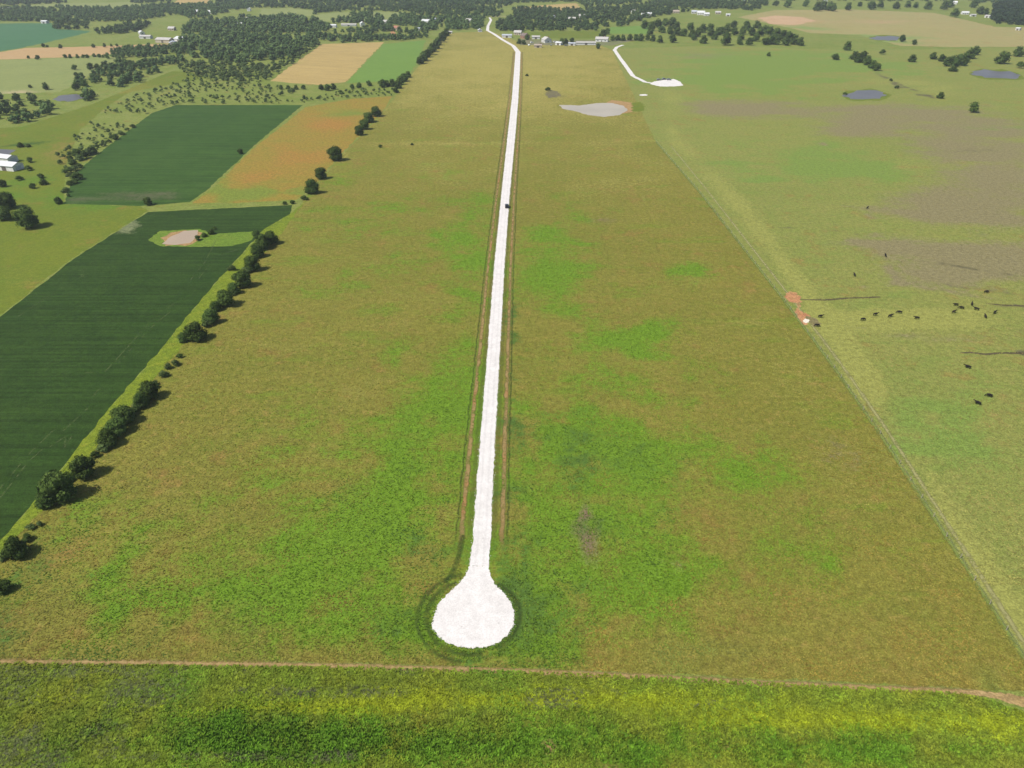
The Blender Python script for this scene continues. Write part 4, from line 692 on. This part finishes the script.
for a in [(3, 158, 7, 17, 3.2, 70, 'white', 'white', 'long white roofed shed at the left edge, nearer the grey pond', 'shed'), (9, 166, 8, 14, 3.2, 75, 'white', 'white', 'wide white roofed shed at the left edge, just below the long one', 'shed'),
    (45, 22, 10, 14, 4, 80, 'white', 'white', 'bright white shed alone at the top of the blue green field', 'shed'), (9, 9, 12, 30, 4, 88, 'white', 'pale', 'long pale farm building on the far left horizon', 'barn'),
    (141.5, 33, 9, 12, 4, 40, 'white', 'white', 'small white house left in the farm cluster by the pink stubble', 'house'), (165, 40.5, 12, 22, 4, 75, 'tan', 'pale', 'wide pale shed in the middle of the farm cluster by the pink stubble', 'shed'), (182, 40, 13, 18, 5, 60, 'white', 'white', 'brightest white barn at the right of the farm cluster by the pink stubble', 'barn'), (173, 43.5, 9, 12, 3.5, 20, 'white', 'grey', 'grey roofed shed at the foot of the farm cluster by the pink stubble', 'shed'), (172, 29, 10, 14, 4, 80, 'tan', 'pale', 'pale roofed house at the back of the farm cluster', 'house'), (146, 37, 8, 16, 3, 85, 'white', 'pale', 'low pale shed at the front left of the farm cluster', 'shed'),
    (197, 12, 12, 18, 4, 85, 'white', 'white', 'left white house of the far pair under the dark belt', 'house'), (211, 12.5, 12, 18, 4, 70, 'white', 'white', 'right white house of the far pair under the dark belt', 'house'), (217.5, 20.5, 10, 12, 4.5, 20, 'white', 'white', 'small white house half hidden by trees below the far pair', 'house'), (244, 19.5, 11, 22, 4, 85, 'white', 'pale', 'upper pale house on the far green slope', 'house'), (241, 24, 9, 13, 4, 80, 'white', 'white', 'lower white shed on the far green slope', 'shed'), (249, 9.5, 8, 10, 6, 0, 'white', 'white', 'tall narrow white shed on the far skyline wood', 'shed'),
    (332, 26, 10, 20, 4, 85, 'white', 'white', 'white shed at the left end of the far farm row', 'shed'), (349, 25, 9, 34, 3.2, 88, 'white', 'pale', 'very long low pale shed in the far farm row', 'shed'), (362.5, 24.5, 10, 12, 6, 20, 'white', 'white', 'bright white house at the right end of the far farm row', 'house'), (387, 22.5, 11, 16, 4.5, 80, 'white', 'pale', 'pale house on the rise above the red roofed house', 'house'), (397, 28.5, 11, 18, 4.5, 40, 'tan', 'red', 'red roofed house by the green tree belt', 'house'), (426, 22, 12, 18, 5, 80, 'white', 'white', 'white house in the dark grove left of the road end', 'house'), (436, 20.5, 10, 12, 5, 10, 'white', 'grey', 'grey roofed house deep in the dark grove', 'house'), (440, 19.5, 8, 9, 5, 40, 'white', 'white', 'small white gabled house deep in the dark grove', 'house'), (418, 29, 8, 10, 3.5, 80, 'white', 'grey', 'small grey shed beside the green tree belt', 'shed'), (469, 21, 11, 14, 4.5, 60, 'white', 'pale', 'pale house in the grove next to the road end', 'house'), (480, 30.5, 8, 9, 4, 10, 'white', 'white', 'small white shed at the far end of the long pasture', 'shed'), (450, 32.3, 6, 9, 3, 88, 'white', 'pale', 'tiny pale shed against the grove at the pasture end', 'shed'),
    (518, 33.2, 11, 15, 4.5, 75, 'tan', 'pale', 'pale roofed house where the white road bends', 'house'), (507, 36, 7, 14, 3, 85, 'white', 'grey', 'low grey roofed shed beside the road bend', 'shed'), (525, 36.5, 9, 12, 4, 30, 'brick', 'brown', 'brown roofed house beside the road bend', 'house'), (536, 37.5, 7, 11, 3, 85, 'white', 'pale', 'small pale shed at the left of the junk yard', 'shed'), (546.5, 40.5, 10, 12, 4, 20, 'white', 'pale', 'pale dome like house in the middle of the junk yard', 'house'), (559, 43.5, 6, 8, 3, 60, 'white', 'white', 'small white shed beside the dark trees in the yard', 'shed'), (586, 43.3, 6, 26, 2.8, 88, 'white', 'pale', 'long low pale trailer shed right of the yard', 'shed'), (602, 39.8, 8, 17, 3.5, 75, 'white', 'pale', 'pale roofed house right of the yard under the round tree', 'house'), (538, 46, 6, 10, 3, 88, 'tan', 'tan', 'tan shed on the front edge of the yard', 'shed'), (572, 44, 5, 9, 2.6, 80, 'white', 'grey', 'grey shed between trees and the long trailer shed', 'shed'),
    (572, 19.5, 11, 17, 4.5, 85, 'white', 'pale', 'pale house in the centre woods clearing, lower', 'house'), (582, 16.5, 11, 15, 4.5, 85, 'white', 'pale', 'pale house in the centre woods clearing, upper right', 'house'), (554, 17.5, 9, 10, 5, 10, 'white', 'grey', 'grey gabled house half hidden in the centre woods', 'house'), (634, 12, 10, 12, 5, 30, 'white', 'pale', 'pale house among trees right of the centre woods', 'house'), (643.5, 15.2, 9, 11, 4.5, 80, 'white', 'white', 'small white house at the right tip of the centre woods', 'house'), (649, 14.6, 10, 13, 5, 75, 'white', 'white', 'taller white house at the right tip of the centre woods', 'house'),
    (676, 12, 10, 16, 4, 85, 'tan', 'tan', 'tan house left of the far white houses', 'house'), (694, 12.3, 10, 13, 4.5, 80, 'white', 'grey', 'grey roofed house left of the white pair at right', 'house'), (701, 13.4, 13, 19, 5, 75, 'white', 'white', 'larger white house of the bright pair at right', 'house'), (706.5, 14.6, 10, 13, 4, 85, 'white', 'white', 'lower white house of the bright pair at right', 'house'), (718, 13, 9, 14, 4, 80, 'tan', 'pale', 'pale house right of the bright pair', 'house'), (728, 15, 8, 10, 3.5, 80, 'white', 'white', 'small white shed alone right of the bright pair', 'shed'), (745, 1, 9, 11, 5, 0, 'white', 'white', 'white house on the skyline above the belt', 'house'), (825.5, 0.8, 9, 11, 6, 0, 'white', 'white', 'white gabled house behind the dark clump on the skyline', 'house'),
    (955, 3, 10, 12, 5, 60, 'white', 'white', 'white house uppermost on the far right farm', 'house'), (965, 13.2, 9, 17, 4, 80, 'white', 'white', 'white farmhouse beside the dark round tree at far right', 'house'), (973, 15.3, 8, 13, 3.5, 85, 'white', 'pale', 'pale shed right of the far right farmhouse', 'shed'), (988, 16.5, 9, 12, 4, 30, 'white', 'pale', 'pale shed against the dense wood block', 'shed'), (1018.5, 29, 7, 8, 3.8, 30, 'white', 'white', 'small white shed below the dense wood block', 'shed')]:
    house(*a)

# ------------------------------------------------------------------ vehicles
def make_car_meshes(col, nm, spec=.5):
    m = plain(nm, col, .3, spec, .04); P = {}
    def body(bm):
        prism(bm, [(-2.3, .35), (2.25, .35), (2.35, .6), (2.3, .95), (1.1, 1.08), (.6, 1.62), (-1.0, 1.68), (-1.7, 1.62), (-2.25, 1.1), (-2.38, .7)], -.88, .88)
        bmesh.ops.bevel(bm, geom=bm.edges[:], offset=.06, segments=2, affect='EDGES')
    def glass(bm):
        prism(bm, [(.98, 1.12), (.56, 1.56), (-1.0, 1.6), (-1.68, 1.55), (-2.05, 1.14)], -.9, .9)
        prism(bm, [(1.14, 1.1), (.64, 1.6), (.60, 1.585), (1.08, 1.08)], -.74, .74)
    def wheel(bm):
        r_ = bmesh.ops.create_cone(bm, cap_ends=True, segments=16, radius1=.36, radius2=.36, depth=.24); bmesh.ops.rotate(bm, verts=r_['verts'], cent=(0, 0, 0), matrix=Matrix.Rotation(R(90), 3, 'X'))
    def mk(b):
        bm = bmesh.new(); b(bm); bmesh.ops.recalc_face_normals(bm, faces=bm.faces); me = bpy.data.meshes.new('part'); bm.to_mesh(me); bm.free(); return me
    P['body'] = mk(body); P['body'].materials.append(m); P['window'] = mk(glass); P['window'].materials.append(M_glass); P['wheel'] = mk(wheel); P['wheel'].materials.append(M_trim)
    def lamp(bm): box(bm, 2.3, 2.37, -.16, .16, .68, .85)
    P['headlight'] = mk(lamp); P['headlight'].materials.append(MR['white']); return P
CARS = {'black': make_car_meshes((.012, .012, .014, 1), 'black car paint'), 'white': make_car_meshes((.75, .75, .74, 1), 'white car paint'), 'grey': make_car_meshes((.16, .17, .19, 1), 'grey car paint'), 'red': make_car_meshes((.25, .03, .02, 1), 'red car paint')}
def car(px, py, col, rot, label, group=None, name='parked_car'):
    P = CARS[col]; e = bpy.data.objects.new(name, None); C.objects.link(e); e.location = g(px, py, .7); e.location.z = .045; e.rotation_euler.z = R(rot); tag(e, label, 'car', group)
    link('body', P['body'], parent=e); link('window', P['window'], parent=e)
    for x_ in (-1.45, 1.45):
        for y_ in (-.8, .8): link('wheel', P['wheel'], parent=e, loc=(x_, y_, .36))
    for y_ in (-.6, .6): link('headlight', P['headlight'], parent=e, loc=(0, y_, 0))
    return e
car(506.8, 206, 'black', 92, 'black car driving alone on the white gravel road', name='car')
for px, py, c_, r_, lb in [(659, 79.6, 'grey', 10, 'left dark grey car on the white gravel pad'), (664, 79, 'grey', 20, 'middle grey car on the white gravel pad'), (669, 79.4, 'grey', 0, 'right grey car on the white gravel pad'), (532, 42.5, 'white', 20, 'white car at the left of the junk yard'), (541, 44.2, 'red', 0, 'red car in the junk yard'), (551, 45, 'grey', 90, 'grey car in the middle of the junk yard'), (555, 42, 'white', 10, 'white car parked near the dome like house'), (566, 45.5, 'grey', 0, 'grey car under the dark yard trees'), (529, 45, 'white', 80, 'white car beside the road bend')]:
    car(px, py, c_, r_, lb, 'cars parked at the yards')

# ------------------------------------------------------------------ cattle
M_hide = plain('black hide', (.012, .010, .009, 1), .8, .15, .3, 6); M_hideb = plain('brownish black hide', (.022, .016, .013, 1), .8, .15, .3, 6)
def cow_mesh(graze, m):
    bm = bmesh.new(); sk_ = bm.verts.layers.skin.verify()
    def V(p, r_, r2=None, root=False):
        v = bm.verts.new(p); v[sk_].radius = (r_, r2 or r_); v[sk_].use_root = root; return v
    def chain(*vs):
        for a, b in zip(vs, vs[1:]): bm.edges.new((a, b))
    pel = V((-.72, 0, 1.08), .35, .36, True); bel = V((-.15, 0, 1.0), .43, .44); sh = V((.48, 0, 1.05), .37, .42); br = V((.75, 0, 1.1), .27, .32)
    if graze: nk = V((1.05, 0, .85), .15); hd = V((1.28, 0, .42), .13); mz = V((1.4, 0, .16), .08)
    else: nk = V((1.1, 0, 1.3), .15); hd = V((1.38, 0, 1.38), .13); mz = V((1.68, 0, 1.22), .08)
    chain(pel, bel, sh, br, nk, hd, mz)
    for s in (-1, 1):
        chain(hd, V((hd.co.x - .08, s * .26, hd.co.z + .06), .035))
        d = .12 * s
        chain(pel, V((-.72, s * .2, .85), .15), V((-.86 + d, s * .21, .52), .075), V((-.8 + d, s * .21, .04), .055))
        chain(sh, V((.5, s * .18, .8), .12), V((.5 - d, s * .19, .42), .065), V((.5 - d, s * .19, .04), .055))
    tl = V((-1.05, 0, 1.15), .05); chain(pel, tl, V((-1.12, 0, .6), .03), V((-1.1, 0, .42), .045))
    me = bpy.data.meshes.new('cow'); bm.to_mesh(me); bm.free(); o = bpy.data.objects.new('cow', me); C.objects.link(o)
    o.modifiers.new('skin', 'SKIN').use_smooth_shade = True; ss = o.modifiers.new('sub', 'SUBSURF'); ss.levels = ss.render_levels = 1
    dg = bpy.context.evaluated_depsgraph_get(); dg.update(); r_ = bpy.data.meshes.new_from_object(o.evaluated_get(dg)); bpy.data.objects.remove(o); r_.name = 'cow'
    r_.materials.clear(); r_.materials.append(m); return r_
COW = [cow_mesh(True, M_hide), cow_mesh(False, M_hide), cow_mesh(False, M_hideb)]
for px, py, k_, rot, lb in [
    (968, 366.5, 1, 150, 'black cow standing alone just below the dark eroded bank'), (989.5, 395, 0, 155, 'black grazing cow, right and upper of the nearest pair'), (978, 402.5, 1, 140, 'black cow, left and lower of the nearest pair'),
    (863, 319, 0, 5, 'leftmost black cow of the line crossing the pasture'), (875.5, 314, 1, 10, 'second black cow from the left in the line crossing the pasture'), (890.5, 315.5, 1, 15, 'third black cow from the left in the line crossing the pasture'), (899.5, 311.7, 0, 170, 'fourth black cow from the left in the line crossing the pasture'), (917, 317.6, 1, 175, 'rightmost black cow of the line crossing the pasture'),
    (820.5, 316, 1, 5, 'upper black cow beside the bare red soil'), (817, 325, 0, -15, 'lower black cow beside the bare red soil'),
    (956, 304.4, 1, 180, 'black cow at the upper left of the right herd'), (961.5, 307.3, 0, 160, 'black cow just below the upper left cow of the right herd'), (972, 303.5, 2, 60, 'dark cow at the top centre of the right herd'), (976.5, 308.5, 1, 150, 'black cow below the top centre one of the right herd'), (995, 312, 1, 30, 'rightmost black cow of the right herd'), (985.5, 316, 2, 80, 'dark cow lowest in the right herd'), (986.5, 291.5, 0, 0, 'black cow alone above the right herd near the brown slope'), (954, 311.5, 2, 20, 'dark cow trailing at the lower left of the right herd'),
    (854.5, 274.5, 2, 85, 'dark cow alone high above the cow line'), (885.5, 255, 1, 80, 'black cow alone on the grey slope, upper middle'), (867.5, 207.5, 1, 40, 'farthest black cow, alone in the upper pasture')]:
    o = link('cow', COW[k_], loc=g(px, py, .7)); o.location.z = .0; o.rotation_euler.z = R(rot); o.scale = (.88,) * 3; tag(o, lb, 'cow', 'cattle in the right pasture')

# ------------------------------------------------------------------ wire fence along the right boundary
M_post = plain('weathered cedar post', (.30, .26, .21, 1), .9, .1, .2, 4); M_wire = plain('galvanised wire', (.4, .4, .4, 1), .5, .4)
fp = [g(*p) for p in [(656, 142), (700, 193), (785, 302), (834, 368), (880, 434), (960, 558), (1024, 658), (1052, 706)]]
fe = bpy.data.objects.new('wire_fence', None); C.objects.link(fe); fe.location = fp[4]; tag(fe, 'long wire fence on wooden posts between olive pasture and cattle pasture', 'fence')
pts = []
for a, b in zip(fp, fp[1:]):
    k = max(1, round((b - a).length / 6.5)); pts += [a.lerp(b, j / k) for j in range(k)]
pts.append(fp[-1]); pts = pts[-98:]
pm = bpy.data.meshes.new('post'); bm = bmesh.new(); limb(bm, (0, 0, -.1), (0.01, 0, 1.35), .075, .065, 8); bm.to_mesh(pm); bm.free(); pm.materials.append(M_post)
for p in pts: link('post', pm, parent=fe, loc=p - fp[4]).rotation_euler = (random.uniform(-.05, .05), random.uniform(-.05, .05), random.random())
def wires(bm):
    for z in (.4, .75, 1.1):
        for a, b in zip(pts, pts[1:]): limb(bm, a - fp[4] + Vector((0, 0, z)), b - fp[4] + Vector((0, 0, z)), .006, .006, 3)
bmesh_obj('wire', wires, M_wire, fe)

# ------------------------------------------------------------------ haze
bm = bmesh.new(); box(bm, -9600, 9600, -7100, 12100, -1, 122); bmesh.ops.recalc_face_normals(bm, faces=bm.faces)
me = bpy.data.meshes.new('haze'); bm.to_mesh(me); bm.free(); hz = bpy.data.materials.new('haze'); hz.use_nodes = True; t = hz.node_tree; t.nodes.remove(t.nodes['Principled BSDF'])
pv = t.nodes.new('ShaderNodeVolumePrincipled'); pv.inputs['Color'].default_value = (.90, .95, 1, 1); pv.inputs['Density'].default_value = .0001; pv.inputs['Anisotropy'].default_value = .2
t.links.new(pv.outputs[0], t.nodes['Material Output'].inputs['Volume']); ho = link('haze', me, hz); ho['kind'] = 'stuff'; ho['label'] = 'thin pale summer haze over the far fields'; ho['category'] = 'haze'
S.cycles.max_bounces = 6; S.cycles.transparent_max_bounces = 8; S.cycles.volume_bounces = 0
